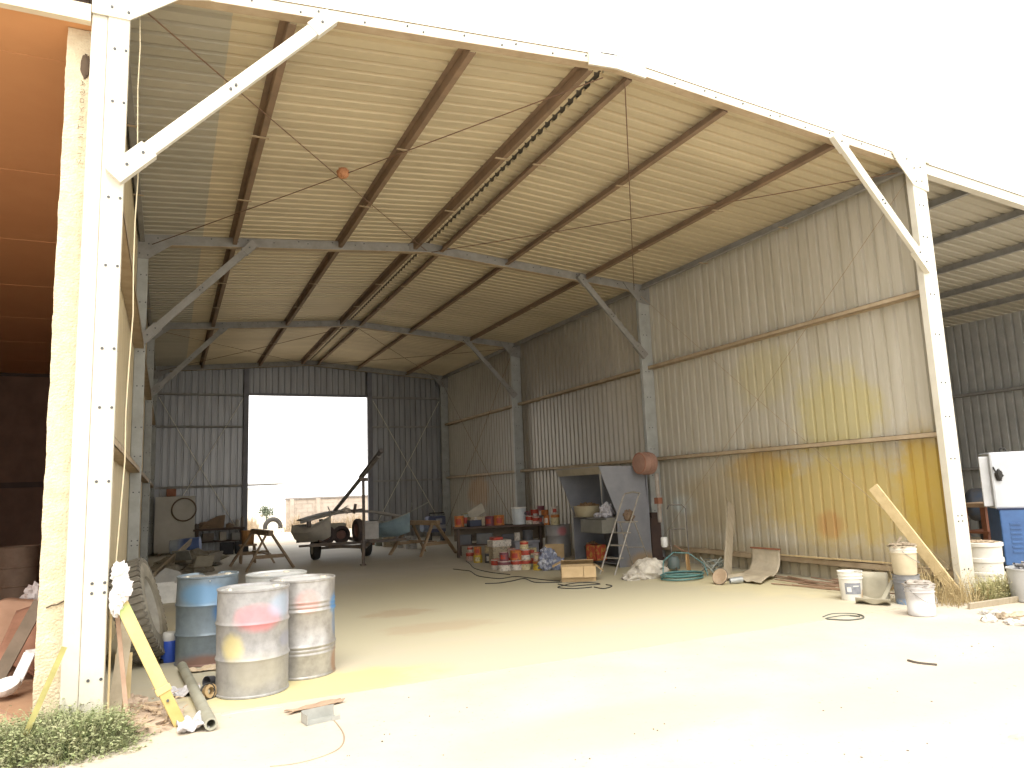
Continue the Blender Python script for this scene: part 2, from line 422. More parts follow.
# purlins
PX = [4.74-4.86, 4.74-3.47, 4.74-1.69, 4.74-.29, 4.74+.29, 4.74+1.67, 4.74+3.47, 4.74+4.86]
pn = ['eave purlin on the left wall line', 'purlin nearest the left eave', 'purlin midway up the left slope', 'purlin just left of the ridge',
      'purlin just right of the ridge', 'purlin midway up the right slope', 'purlin nearest the right eave', 'eave purlin on top of the right wall']
yb = [(.135, BAY), (BAY+.135, 2*BAY), (2*BAY+.135, YB-.22)]
bn = ['front bay', 'middle bay', 'back bay']
for i, x in enumerate(PX):
    for j, (ya, yc) in enumerate(yb):
        z0 = sof(x)-.02; z1 = sof(x)+.108; s_ = 1 if x > 4.74 else -1
        prof = [(x-.004, z0), (x+.004, z0), (x+.004, z1), (x-.004, z1)]
        mb = MB()
        fl = .065
        mb.prism([(x-.004, z0), (x+.004, z0), (x+.004, z1), (x-.004, z1)], lambda p, q, t: (p, t, q), ya, yc)
        mb.prism([(x, z0), (x-s_*fl, z0+.002), (x-s_*fl, z0+.02), (x-s_*fl+s_*.004, z0+.02), (x-s_*fl+s_*.004, z0+.008), (x, z0+.006)], lambda p, q, t: (p, t, q), ya, yc)
        mb.prism([(x, z1), (x+s_*fl, z1-.004), (x+s_*fl, z1-.008), (x, z1-.006)], lambda p, q, t: (p, t, q), ya, yc)
        o = obj('roof_purlin', mb, PURLIN if i not in (0, 7) else STEEL_IN, None, loc=(x, ya, z0))
        tag(o, ('grey ' if i in (0, 7) else 'rusty brown ')+pn[i]+' in the '+bn[j], 'purlin', 'roof purlins', 'structure')
        for f in (.36, .68):
            mb = MB(); yy = ya+(yc-ya)*f; mb.box(x-.11, x+.10, yy-.018, yy+.018, z0-.012, z0-.004)
            obj('bridging_bar', mb, GIRT, o)
# girts
def girt(x0, x1, y0, y1, z, label, m=PURLIN, name='wall_girt', h=.07):
    mb = MB()
    if abs(x1-x0) < abs(y1-y0):
        mb.box(x0, x1, y0, y1, z, z+.006); mb.box(x0, x1, y0, y1, z+h-.006, z+h)
        xw = x0 if x0 > 4 else x1-.006
        mb.box(xw, xw+.006, y0, y1, z, z+h)
    else:
        mb.box(x0, x1, y0, y1, z, z+.006); mb.box(x0, x1, y0, y1, z+h-.006, z+h); mb.box(x0, x1, y0, y0+.006, z, z+h)
    return tag(obj(name, mb, m, None, loc=(x0, y0, z)), label, 'girt', 'wall girts', 'structure')
for j, (ya, yc) in enumerate(yb):
    for z, w in ((2.05, 'lower'), (4.0, 'upper')):
        girt(XR-.16, XR-.005, ya, yc, z, f'{w} girt across the right wall in the {bn[j]}', GIRT)
        girt(XL+.005, XL+.14, ya, yc, z, f'{w} girt across the left wall in the {bn[j]}', GIRT)
girt(XR-.14, XR-.005, .14, BAY, .22, 'bottom girt close to the floor along the right wall in the front bay', GIRT, h=.09)
for z, w in ((2.0, 'lower'), (3.93, 'middle'), (4.99, 'upper')):
    girt(.0, 2.6, YB-.1, YB-.005, z, f'{w} girt on the back wall left of the doorway', STEEL_IN)
    girt(6.9, W, YB-.1, YB-.005, z, f'{w} girt on the back wall right of the doorway', STEEL_IN)
DOORM = mat('dark door post steel', (.20,.20,.23), (.16,.16,.18), .6)
t = thing('door_1', 'dark steel posts and lintel framing the tall open back doorway', 'doorway', (4.75, YB-.1, 0), None, 'structure')
for x in (2.6, 6.76):
    mb = MB(); mb.box(x, x+.16, YB-.14, YB-.003, 0, sof(x)-.065); obj('door_post', mb, DOORM, t)
mb = MB(); mb.box(2.77, 6.75, YB-.12, YB-.003, 5.02, 5.1); obj('lintel', mb, DOORM, t)

# bracing rods
RODC = mat('dark rusty rod', (.20,.12,.07), (.15,.09,.06))
def rod(a, b, label, r=.007, m=RODC, grp='roof bracing rods'):
    mb = MB(); mb.tube([a, Vector(a).lerp(Vector(b), .5)+Vector((0,0,-.015)), b], r, 6)
    return tag(obj('bracing_rod', mb, m, None, loc=a), label, 'rod', grp, 'structure')
def rp(x, y, d=-.012): return (x, y, sof(x)+d-.03)
rod(rp(.05,.17), rp(4.7,BAY-.02), 'rusty roof brace rod from the front left eave to the first inner apex')
rod(rp(4.66,.16,-.03), rp(.05,BAY-.02,-.03), 'rusty roof brace rod from the front apex to the first inner left column')
rod(rp(4.95,.16), rp(W-.1,BAY-.02), 'rusty roof brace rod from the front apex towards the right column')
rod(rp(W-.05,.17,-.03), rp(4.8,BAY-.02,-.03), 'rusty roof brace rod from the front right eave to the first inner apex')
rod(rp(.05,13.16), rp(4.7,YB-.3), 'thin roof brace rod in the back bay rising left to ridge')
rod(rp(4.66,13.16,-.03), rp(.05,YB-.3,-.03), 'thin roof brace rod in the back bay falling ridge to left')
rod(rp(4.95,13.16), rp(W-.1,YB-.3), 'thin roof brace rod in the back bay falling ridge to right')
rod(rp(W-.05,13.16,-.03), rp(4.8,YB-.3,-.03), 'thin roof brace rod in the back bay rising right to ridge')
g2 = 'wall bracing rods'
rod((W+.1,.17,5.6), (W+.1,BAY-.02,.35), 'thin wall brace rod from the front right column top to the next column foot', .004, GIRT, g2)
rod((W+.07,.17,.35), (W+.07,BAY-.02,5.6), 'thin wall brace rod from the front right column foot to the next column top', .004, GIRT, g2)
rod((W+.1,13.16,5.6), (W+.1,YB-.24,.35), 'thin wall brace rod on the right wall of the back bay, falling backward', .008, PURLIN, g2)
rod((W+.07,13.16,.35), (W+.07,YB-.24,5.6), 'thin wall brace rod on the right wall of the back bay, rising backward', .008, PURLIN, g2)
for xa, xb, nm in ((.05, 2.58, 'left'), (6.95, W-.05, 'right')):
    rod((xa,YB-.13,4.9), (xb,YB-.13,.4), f'pale brace rod on the back wall {nm} of the doorway, falling rightward', .011, STEEL, g2)
    rod((xa,YB-.16,.4), (xb,YB-.16,4.9), f'pale brace rod on the back wall {nm} of the doorway, rising rightward', .011, STEEL, g2)
# nest on the rod crossing
c = aty(343, 172, 3.2); c.z = sof(c.x)-.06
mb = MB(); mb.blob(c, .085, .085, .075, .22, 5, 3, floor=-9, seg=18, rings=12)
tag(obj('mud_nest', mb, mat('orange mud', (.50,.24,.12), (.38,.17,.08), .95, 0, 30), None, loc=c), 'round orange-brown nest hanging where two roof rods cross', 'nest')
# rope hanging at the left column
mb = MB(); a = Vector((.06, .1, 5.7)); b = Vector((.05, .06, 1.14))
mb.tube([a.lerp(b, i/12)+Vector((.035*math.sin(i*.26)+.008*math.sin(i*2), 0, 0)) for i in range(13)], .0045, 6)
tag(obj('rope', mb, plain('pale rope', (.62,.54,.36), .9), None, loc=a), 'thin pale rope hanging from the front left eave', 'rope')

# ------------------------------------------------------------------ lean-to on the right
def ls(x): return 5.70-.075*(x-9.8)
mb = MB(); corr(mb, (9.83, .0, ls(9.83)+.145), (0,1,0), Vector((1,0,-.075)).normalized(), (0,0,1), YB, 8.6)
struct('ceiling', mb, ROOFM2, 'lower corrugated roof of the lean-to bay on the right', 'roof')
mb = MB(); corr(mb, (18.2, -.1, -.1), (0,1,0), (0,0,1), (1,0,0), YB, ls(18.2)+.25)
struct('wall_right', mb, mat('lean-to wall sheet', (.48,.48,.45), (.38,.38,.36), .4, .3, 2), 'far grey corrugated side wall of the lean-to bay', 'wall')
mb = MB(); corr(mb, (9.83, YB-.05, -.1), (1,0,0), (0,0,1), (0,1,0), 8.4, 5.3)
struct('wall_back', mb, WALLB, 'grey corrugated back wall of the lean-to bay', 'wall')
mb = MB(); mb.prism([(9.81, ls(9.81)), (18.2, ls(18.2)), (18.2, ls(18.2)+.14), (9.81, ls(9.81)+.14)], lambda p, q, s_: (p, s_, q), .02, .13)
struct('lean_to_beam', mb, STEEL, 'bright galvanised front rafter of the lean-to on the right', 'rafter')
for i, x in enumerate((11.0, 12.45, 13.95, 15.45, 16.9)):
    mb = MB(); z0 = ls(x)+.02; mb.box(x-.005, x+.005, .14, YB-.1, z0, z0+.135); mb.box(x-.06, x, .14, YB-.1, z0, z0+.008); mb.box(x, x+.06, .14, YB-.1, z0+.127, z0+.135)
    tag(obj('roof_purlin', mb, STEEL_IN, None, loc=(x, .14, z0)), f"grey lean-to purlin, {['first','second','third','fourth','fifth'][i]} from the shed wall", 'purlin', 'lean-to purlins', 'structure')
for z, w in ((1.6, 'lower'), (3.4, 'upper')):
    girt(18.05, 18.19, 0, YB-.1, z, f'{w} girt on the far lean-to side wall', STEEL_IN)
rod((9.9, .2, ls(9.9)), (14.5, 6.4, ls(14.5)), 'pale brace rod under the lean-to roof', .014, STEEL, g2)
mb = MB(); mb.box(9.84, 18.1, .3, YB-.1, -.15, .0)
struct('floor', mb, mat('lean-to dirt floor', (.40,.33,.24), (.32,.26,.18), .95, 0, 2), 'dusty dirt floor of the lean-to bay', 'floor')

# ------------------------------------------------------------------ neighbouring building on the left
t = thing('pillar', 'cream plastered concrete pillar with a broken hole near its top, left of the front column', 'pillar', (-.33, .18, 0), None, 'structure')
mb = MB()
def pil(i, j):
    per = [(-.45,.18),(-.17,.18),(-.17,.5),(-.45,.5),(-.45,.18)]
    q = i*4; k = min(int(q), 3); f = q-k
    x = per[k][0]+(per[k+1][0]-per[k][0])*f; y = per[k][1]+(per[k+1][1]-per[k][1])*f; z = j*5.415
    n = noise.noise(Vector((x*9, y*9, z*5)))*.006+noise.noise(Vector((x*30, y*30, z*22)))*.004
    cx, cy = x+.31, y-.34
    return Vector((x+n*(1 if cx > 0 else -1), y+n*(1 if cy > 0 else -1), z))
mb.sheetgrid(pil, 48, 160)
shaft = obj('shaft', mb, CREAM, t)
# broken hole, crack and scribbled marks
c = aty(87, 38, .165); c.x = min(c.x, -.27)
mb = MB(); mb.blob((-.315, .175, 5.10), .035, .014, .10, .35, 4, 11, floor=-9, seg=16, rings=10); obj('hole', mb, plain('dark broken hole', (.13,.09,.06), .95), t)
mb = MB(); p0 = aty(46, 608, .168); p1 = aty(64, 601, .168)
mb.tube([p0, p0.lerp(p1, .3)+Vector((0,0,.004)), p0.lerp(p1, .6)+Vector((0,0,-.006)), p1], .006, 5); obj('crack', mb, plain('dark crack', (.12,.09,.06), .95), t)
mb = MB()
def stroke(pts, z0, x0=-.345, s=.05):
    mb.tube([(x0+a*s, .166, z0+b*s) for a, b in pts], .0022, 5)
zz = 4.92
for g in ([[(0,1),(.6,.5),(0,0)],[(.3,.8),(.3,.2)]], [[(0,.9),(.5,1),(.7,.4),(.3,0),(0,.4),(.4,.5)]], [[(.1,.2),(.6,.2),(.6,.8),(.1,.8),(.1,.2)]],
          [[(0,.9),(.3,.5),(.6,.9)],[(.3,.5),(.3,.1)]], [[(0,.8),(.7,.8),(0,.2),(.7,.2)]], [[(0,.5),(.8,.5)],[(0,.1),(0,.9)]], [[(0,.2),(.7,.3),(0,.6),(.7,.8)]],
          [[(.1,.1),(.7,.1)]], [[(.1,.5),(.6,.5)]], [[(0,1),(.3,.2),(.6,1)]]):
    for st in g: stroke(st, zz)
    zz -= .075
obj('scribble', mb, plain('dark scribbled marks', (.20,.16,.11), .9), t)
mb = MB(); mb.box(-9, -.275, -.02, .05, 5.385, 5.53)
struct('lintel_beam', mb, CREAMS, 'cream concrete lintel beam over the open bay on the left', 'beam')
mb = MB(); mb.box(-9, -.30, .0, 18.9, 5.60, 5.66); mb.box(-9, -.3, .05, .14, 5.53, 5.60)
struct('ceiling', mb, DARKW, 'dark brown eave board above the cream lintel on the left', 'roof')
mb = MB()
for k in range(16):
    y = .2+(k-1)*1.3+.55; ya = max(y, .05)
    mb.box(-9, -.2, ya, min(y+1.296, 18.8), 5.422-.004*(k % 2), 5.47)
struct('ceiling', mb, ORANGE, 'terracotta painted board ceiling of the open bay on the left', 'ceiling')
mb = MB(); mb.box(-9, -.2, 18.6, 18.75, -.2, 5.5)
struct('wall_back', mb, mat('dull brown wall', (.22,.13,.09), (.17,.10,.07), .9, 0, 2), 'dark brown back wall of the bay on the left', 'wall')
mb = MB(); mb.box(-9, -.2, 18.5, 18.6, 2.15, 2.3); mb.box(-9, -.2, 18.55, 18.6, 5.33, 5.42)
struct('wall_rail_trim', mb, DARKW, 'dark rail along the brown back wall of the left bay', 'trim')
mb = MB(); mb.box(-9.1, -9, .2, 18.7, -.2, 5.5)
struct('wall_left', mb, mat('dull brown wall', None), 'brown side wall far inside the left bay', 'wall')
mb = MB(); mb.box(-.235, -.205, .5, 18.6, -.1, 5.45)
struct('wall_right', mb, mat('dull brown wall', None), 'brown wall between the left bay and the shed', 'wall')
def ef(i, j):
    x = -9+8.75*i; y = .05+18.5*j
    z = .02+.05*noise.noise(Vector((x*.8, y*.8, 3)))+.25*math.exp(-((x+1.5)/.9)**2-((y-4.2)/1.8)**2)+.10*math.exp(-((x+.7)/.5)**2-((y-1.2)/.8)**2)
    return Vector((x, y, z-.05*max(0, 1-y)))
mb = MB(); mb.sheetgrid(ef, 50, 60)
struct('floor', mb, EARTH, 'red-brown earth floor of the left bay', 'floor')

# ================================================================== THINGS
# ---- oil drums
def drum_mat(name, base, base2, stains, m=.35):
    return mat(name, base, base2, .42, m, 11, .35, .68, stains=stains, world=False, spec=.6)
def drum(loc, m, label, rot=0, hoops=(.29,.57), extra=(), dent=False, lidm=None, r=.288, h=.845, grp='steel drums near the entrance'):
    t = thing('oil_drum', label, 'drum', loc, grp)
    prof = [(r-.02,.012),(r-.004,0),(r+.006,.004),(r+.006,.016),(r,.022)]
    zs = sorted([(z, .014, .011) for z in hoops]+[(z, .010, .006) for z in extra])
    for z, w, d in zs: prof += [(r, z-w*1.7),(r+d*.6, z-w*.8),(r+d, z),(r+d*.6, z+w*.8),(r, z+w*1.7)]
    prof += [(r, h-.022),(r+.006, h-.016),(r+.007, h-.004),(r, h),(r-.008, h-.003),(r-.012, h-.02)]
    def dfm(p, a):
        if dent:
            k = max(0, math.cos(a-R(83)))**40*max(0, (p.z-.55)/.3)
            p.y -= .42*k; p.z -= .03*k*(p.z/.845)**4
        p.x += .006*noise.noise(Vector((math.cos(a)*2, math.sin(a)*2, p.z*3)))
        return p
    mb = MB(); mb.M = Matrix.Translation(loc) @ Matrix.Rotation(rot, 4, 'Z')
    mb.lathe(prof, seg=48, deform=dfm); obj('body', mb, m, t)
    mb = MB(); mb.M = Matrix.Translation(loc) @ Matrix.Rotation(rot, 4, 'Z')
    mb.lathe([(r-.012, h-.02),(r-.03, h-.021),(r-.05, h-.017),(.12, h-.016),(0, h-.016)], seg=48, deform=dfm)
    lid = obj('lid', mb, lidm or LIDM, t)
    for (bx, by, br) in ((.19,.02,.032),(-.19,-.03,.018)):
        mb = MB(); mb.M = Matrix.Translation(loc) @ Matrix.Rotation(rot, 4, 'Z')
        mb.lathe([(br, h-.018),(br, h-.006),(br*.8, h-.003),(0, h-.003)], c=(bx, by, 0), seg=14); obj('bung', mb, STEEL, lid)
    return t
LIDM = mat('pale dusty drum lid', (.74,.74,.72), (.60,.59,.56), .36, .5, 6, world=False)
DF = drum_mat('front drum paint', (.36,.35,.345), (.24,.235,.23), [((.02,-.3,.62),(.22,.3,.13),(.60,.20,.22),.75,.9), ((-.18,-.25,.40),(.10,.25,.12),(.64,.54,.22),.7,1.1),
    ((.22,-.2,.70),(.16,.3,.12),(.36,.45,.58),.6,.5), ((.25,-.15,.42),(.08,.25,.08),(.25,.26,.33),.7,.5), ((0,-.3,.2),(.3,.3,.18),(.46,.43,.34),.5,.8)], .15)
DR = drum_mat('right drum paint', (.46,.445,.43), (.31,.295,.28), [((.27,-.1,.60),(.10,.2,.12),(.10,.30,.62),.9,.5), ((.28,-.1,.44),(.07,.2,.16),(.14,.24,.44),.7,.5),
    ((0,-.29,.66),(.13,.2,.12),(.55,.28,.24),.6,.5), ((.27,-.1,.1),(.09,.2,.15),(.36,.20,.12),.8,.6)], .55)
DB = drum_mat('blue drum paint', (.22,.28,.33), (.17,.21,.25), [((-.08,-.3,.68),(.3,.3,.13),(.14,.30,.50),.8,.6), ((.16,-.25,.50),(.15,.3,.13),(.06,.20,.48),.9,.5),
    ((0,-.3,.02),(.4,.4,.12),(.30,.15,.10),.8,.7)], .2)
DK = drum_mat('rear drum paint', (.52,.53,.52), (.42,.43,.42), [], .2)
drum((1.06,.54,0), DF, 'oil drum in front with pink and yellow spray blotches', 0)
drum((1.53,.92,0), DR, 'ring-ribbed oil drum just right of the front one, blue spray at its edge', 0, (.27,.57), (.20,.235,.61,.65))
drum((.77,2.0,0), DB, 'blue-grey oil drum with a dented rim, beside the big tyre', 0, (.29,.57), (), True)
drum((1.38,1.58,0), DK, 'pale oil drum hidden behind the others, only its top showing', .8)

# ---- big tyre leaning on the left wall
def tyre(loc, axis, R0, wdt, label, name='truck_tyre', tread=44, m=None, rimm=None):
    m = m or mat('dusty tyre rubber', (.30,.27,.21), (.20,.18,.14), .9, 0, 6)
    t = thing(name, label, 'tyre', loc)
    ax = Vector(axis).normalized(); q = Vector((0,0,1)).rotation_difference(ax).to_matrix().to_4x4()
    c = Vector(loc)+Vector((0,0,R0*math.sqrt(max(0, 1-ax.z**2))+wdt/2*abs(ax.z)))
    mb = MB(); mb.M = Matrix.Translation(c) @ q; w = wdt/2
    prof = [(R0*.56,-w*.7),(R0*.60,-w*.92),(R0*.78,-w*1.04),(R0*.93,-w*.92),(R0*.965,-w*.8),(R0*.97,0),(R0*.965,w*.8),(R0*.93,w*.92),(R0*.78,w*1.04),(R0*.60,w*.92),(R0*.56,w*.7)]
    mb.lathe(prof, seg=56); obj('carcass', mb, m, t)
    mb = MB(); mb.M = Matrix.Translation(c) @ q
    for k in range(tread):
        a = 2*math.pi*k/tread
        for sg in (-1, 1):
            cc = Vector((R0*.972*math.cos(a+sg*.04), R0*.972*math.sin(a+sg*.04), sg*w*.45))
            mb.obox(cc, R0*.06, 2*math.pi*R0/tread*.62, w*.86, (0, 0, a))
            cc = Vector((R0*.93*math.cos(a+sg*.05), R0*.93*math.sin(a+sg*.05), sg*w*.93)); mb.obox(cc, R0*.10, 2*math.pi*R0/tread*.5, w*.08, (0,0,a))
    obj('tread', mb, mat('worn tyre tread', (.22,.20,.16), (.14,.125,.10), .9, 0, 9), t)
    mb = MB(); mb.M = Matrix.Translation(c) @ q
    mb.lathe([(R0*.58,-w*.7),(R0*.55,-w*.72),(R0*.50,-w*.2),(R0*.50,w*.35),(R0*.55,w*.72),(R0*.59,w*.8),(R0*.59,w*.72),(R0*.54,w*.62),(R0*.47,w*.30),(R0*.30,w*.2),(R0*.16,w*.28),(R0*.15,w*.45),(0,w*.45)], seg=40)
    for k in range(8):
        a = 2*math.pi*k/8; mb.cyl((R0*.22*math.cos(a), R0*.22*math.sin(a), w*.22), (R0*.22*math.cos(a), R0*.22*math.sin(a), w*.36), R0*.022, seg=6)
    obj('rim', mb, rimm or mat('dusty rim paint', (.42,.40,.35), (.30,.28,.24), .7, 0, 5), t)
    return t
tyre((.15, 2.28, 0), (.96,-.12,.27), .50, .29, 'big dusty truck tyre standing against the left wall behind the yellow post')

# ---- yellow post with rag
YP = mat('yellow painted post', (.64,.48,.20), (.56,.40,.15), .6, 0, 6, stains=[((.12,.0,.80),(.2,.3,.07),(.40,.50,.18),.9,.3)])
a = Vector((.07, .04, .90)); b = Vector((.50, -.17, .0)); d = (b-a).normalized()
t = thing('yellow_post', 'yellow painted hollow post leaning from a rag-wrapped top to the ground', 'post', b)
mb = MB(); mb.bar(a, a+d*.74, .088, .06, (0,-1,.3)); obj('upper_post', mb, YP, t, bevel=.006)
mb = MB(); mb.bar(a+d*.72, a+d*.77, .104, .076, (0,-1,.3)); obj('collar', mb, YP, t, bevel=.006)
mb = MB(); mb.bar(a+d*.76, b, .08, .06, (0,-1,.3)); lp = obj('lower_post', mb, mat('mustard post', (.52,.40,.15), (.44,.32,.10), .6), t, bevel=.006)
mb = MB(); c = a+d*.82+Vector((0,-.035,.0)); mb.cyl(c, c+Vector((0,-.012,.003)), .010, seg=10); obj('bolt_hole', mb, BOLT, lp)
mb = MB(); mb.blob((.075,.01,1.08), .055,.05,.075,.5,4,5,floor=-1); mb.blob((.095,-.02,.97), .065,.05,.09,.5,4,8,floor=-1); mb.blob((.06,-.01,.88), .045,.05,.10,.4,3.5,9,floor=-1)
tag(obj('rag', mb, mat('white rag', (.78,.76,.74), (.66,.62,.62), .95, 0, 14), None, loc=(.07,.0,.80)), 'crumpled white rag tied around the top of the leaning yellow post', 'rag')

# ---- stakes, board and litter beside the column
def stick(name, a, b, w, h, m, label, cat='stick', upv=(0,1,.2), bevel=0, grp=None):
    mb = MB(); mb.bar(a, b, w, h, upv)
    a = Vector(a); b = Vector(b)
    return tag(obj(name, mb, m, None, loc=(a if a.z < b.z else b), bevel=bevel), label, cat, grp)
stick('flat_bar', (.16,.02,.0), (.045,.16,.90), .03, .008, mat('pinkish rusty bar', (.50,.34,.24), (.40,.26,.18), .8, 0, 9), 'thin rusty flat bar leaning beside the front left column', 'bar')
stick('wooden_stake', (.03,.05,0), (.02,.14,.95), .014, .014, WOODY, 'thin pale wooden stake upright against the front left column')
stick('broken_board', (.06,.16,.05), (.13,.30,.72), .09, .015, mat('grey cream board', (.52,.45,.33), (.40,.34,.24), .9, 0, 7), 'broken grey-cream board leaning behind the yellow post', 'board')
stick('cut_plank', (.10,.25,0), (.10,.5,.42), .12, .02, WOODY, 'short pale cut plank leaning low behind the front left column', 'plank')
stick('green_stick', (-.47,-.42,-.03), (-.24,-.14,.62), .035, .02, mat('mossy stick', (.36,.33,.12), (.26,.23,.08), .9, 0, 9), 'mossy green stick leaning on the front left column foot', 'stick')
mb = MB()
for i in range(150):
    x = rnd.gauss(.22,.17); y = rnd.gauss(.15,.28)
    if x < .02 or y < -.35: continue
    a = rnd.random()*6.28; l = rnd.uniform(.02,.10)
    mb.obox((x, y, .03+rnd.random()*.05), l, rnd.uniform(.006,.03), .005, (rnd.uniform(-.4,.4), rnd.uniform(-.4,.4), a))
tag(obj('litter', mb, mat('straw litter', (.56,.43,.28), (.44,.32,.22), .95, 0, 12), None, loc=(.2,.15,.02)), 'straw and wood chip litter around the foot of the yellow post', 'litter', None, 'stuff')
mb = MB(); mb.blob((.24,.12,-.02),.30,.42,.075,.35,3,21,floor=-.02); mb.blob((.12,.42,-.02),.16,.2,.14,.4,3,24,floor=-.02)
tag(obj('dirt_mound', mb, mat('pinkish dirt', (.52,.40,.30), (.42,.32,.23), .95, 0, 9, bump=.4, bsc=40), None, loc=(.24,.12,-.02)), 'low mound of loose pinkish dirt under the yellow post', 'mound', None, 'stuff')
PAP = mat('torn pale plastic', (.66,.64,.63), (.44,.42,.44), .6, 0, 16)
def crumple(name, c, sx, sy, h, seed, m, label, cat, n=16, rot=0):
    c = Vector(c)
    def f(i, j):
        x = (i-.5)*sx*(1+.25*noise.noise(Vector((j*3, seed, 1)))); y = (j-.5)*sy*(1+.25*noise.noise(Vector((i*3, seed, 5))))
        z = h*max(0, .35+1.1*noise.noise(Vector((i*3.4+seed, j*3.4, seed)))+.4*noise.noise(Vector((i*9, j*9+seed, 2))))+.004
        return Vector((c.x+x*math.cos(rot)-y*math.sin(rot), c.y+x*math.sin(rot)+y*math.cos(rot), c.z+z))
    mb = MB(); mb.sheetgrid(f, n, n)
    return tag(obj(name, mb, m, None, loc=c, solid=.004), label, cat)
p = gp(193,728); crumple('torn_plastic', p, .20, .26, .07, 3, PAP, 'crumpled torn plastic at the foot of the yellow post beside the pipe', 'plastic')
p = gp(186,694); crumple('torn_plastic', (p.x-.03, p.y, 0), .28, .26, .06, 7, PAP, 'crumpled pale plastic between the tyre and the grey pipe', 'plastic')
p = gp(200,671); crumple('paper_scrap', p, .30, .16, .04, 12, mat('brown leaf paper', (.50,.38,.24), (.62,.52,.40), .9, 0, 18), 'brown paper scraps on the floor at the foot of the blue-grey drum', 'paper')
p = gp(315,707); crumple('cardboard_scrap', p, .42, .10, .02, 15, mat('muddy cardboard', (.40,.28,.19), (.32,.22,.15), .95, 0, 12), 'flattened muddy cardboard strip on the ground in front of the drums', 'cardboard', rot=.25)
# grey pipe
a = gp(182,671); b = gp(211,731); a.z = b.z = .045; d = (b-a).normalized()
t = thing('grey_pipe', 'grey metal pipe lying on the ground in front of the blue-grey drum', 'pipe', (a.x, a.y, 0))
mb = MB(); q = Vector((0,0,1)).rotation_difference(d)
L_ = (b-a).length
mb.lathe([(.028,0),(.042,0),(.042,L_),(.030,L_),(.028,L_-.02),(.028,0)], c=a, seg=20, axis=d); obj('tube', mb, mat('dull pipe metal', (.36,.35,.28), (.28,.27,.21), .6, .1, 7), t)
# tape roll and ring
p = gp(209,699); c = Vector((p.x, p.y+.03, .055))
t = thing('tape_roll', 'brown roll of tape lying against the front drum', 'tape', (c.x, c.y, 0))
mb = MB(); mb.lathe([(.03,-.03),(.055,-.03),(.055,.03),(.03,.03),(.03,-.03)], c=c, axis=(.5,-.8,.15), seg=22); obj('roll', mb, mat('brown tape', (.44,.31,.16), (.36,.25,.13), .5, 0, 9), t)
mb = MB(); mb.torus((c.x-.01,c.y-.035,.058), .062, .008, (.5,-.8,.15)); obj('rim', mb, DARK, t)
p = gp(213,688); mb = MB(); mb.lathe([(.045,0),(.05,.07),(.046,.07),(.042,.004),(0,.004)], c=(p.x+.0, p.y+.02, .052), axis=(-.7,-.6,.1), seg=18)
tag(obj('dark_cup', mb, plain('dark plastic cup', (.08,.08,.09), .5), None, loc=(p.x, p.y, 0)), 'small dark cup on its side behind the tape roll', 'cup')
# blue jug
p = gp(171,654); c = (.435, 2.2, 0)
t = thing('water_jug', 'blue plastic jug with a white screw top between the tyre and blue-grey drum', 'jug', c)
mb = MB(); mb.lathe([(0,0),(.072,0),(.08,.012),(.082,.17),(.075,.20),(.05,.215)], c=c, seg=22); obj('body', mb, plain('blue plastic', (.04,.10,.50), .4), t)
mb = MB(); mb.lathe([(.062,.20),(.068,.21),(.066,.275),(.06,.285),(0,.287)], c=c, seg=22); obj('cap', mb, WHITEP, t)
mb = MB(); mb.tube([(c[0]+.07,c[1]-.03,.17),(c[0]+.11,c[1]-.05,.16),(c[0]+.115,c[1]-.05,.10),(c[0]+.075,c[1]-.03,.08)], .009, 6); obj('handle', mb, plain('blue plastic', None), t)
p = gp(168,663); mb = MB(); mb.obox((p.x+.0,p.y+.06,.02), .16,.05,.04,(0,0,.5)); tag(obj('rubber_chock', mb, DARK, None, loc=(p.x,p.y+.06,0), bevel=.008), 'black rubber chock on the floor at the front of the big tyre', 'chock')
# tub
p = gp(166,604); c = Vector((p.x, p.y+.16, 0))
t = thing('square_tub', 'off-white square plastic tub behind the big tyre', 'tub', c)
mb = MB(); mb.M = Matrix.Translation(c) @ Matrix.Rotation(.15, 4, 'Z')
def tubside(z, s): return [(-s,-s*.8,z),(s,-s*.8,z),(s,s*.8,z),(-s,s*.8,z)]
vs = tubside(0,.12)+tubside(.30,.16)+tubside(.30,.145)+tubside(.03,.11)
fs = [(3,2,1,0)]+[(i,(i+1)%4,4+(i+1)%4,4+i) for i in range(4)]+[(4+i,4+(i+1)%4,8+(i+1)%4,8+i) for i in range(4)]+[(8+i,8+(i+1)%4,12+(i+1)%4,12+i) for i in range(4)]+[(12,13,14,15)]
mb.add(vs, fs); obj('body', mb, WHITEP, t, bevel=.01)
mb = MB(); mb.M = Matrix.Translation(c) @ Matrix.Rotation(.15, 4, 'Z')
for x0,x1,y0,y1 in ((-.17,.17,-.142,-.128),(-.17,.17,.128,.142),(-.17,-.155,-.13,.13),(.155,.17,-.13,.13)): mb.box(x0,x1,y0,y1,.27,.305)
obj('rim', mb, WHITEP, t)
p = Vector((.36, 7.6, 0))
mb = MB(); mb.M = Matrix.Translation((p.x,p.y,.02)) @ Euler((R(62),0,R(-18))).to_matrix().to_4x4()
mb.prism([(-.34,0),(.24,0),(.36,.26),(.18,.44),(-.06,.52),(-.30,.25)], lambda q, s_, k: (q, s_, k), -.006, .006)
tag(obj('metal_offcut', mb, mat('grey offcut', (.42,.42,.40), (.34,.34,.33), .6), None, loc=(p.x,p.y,0)), 'grey sheet metal offcut propped behind the square tub', 'sheet')
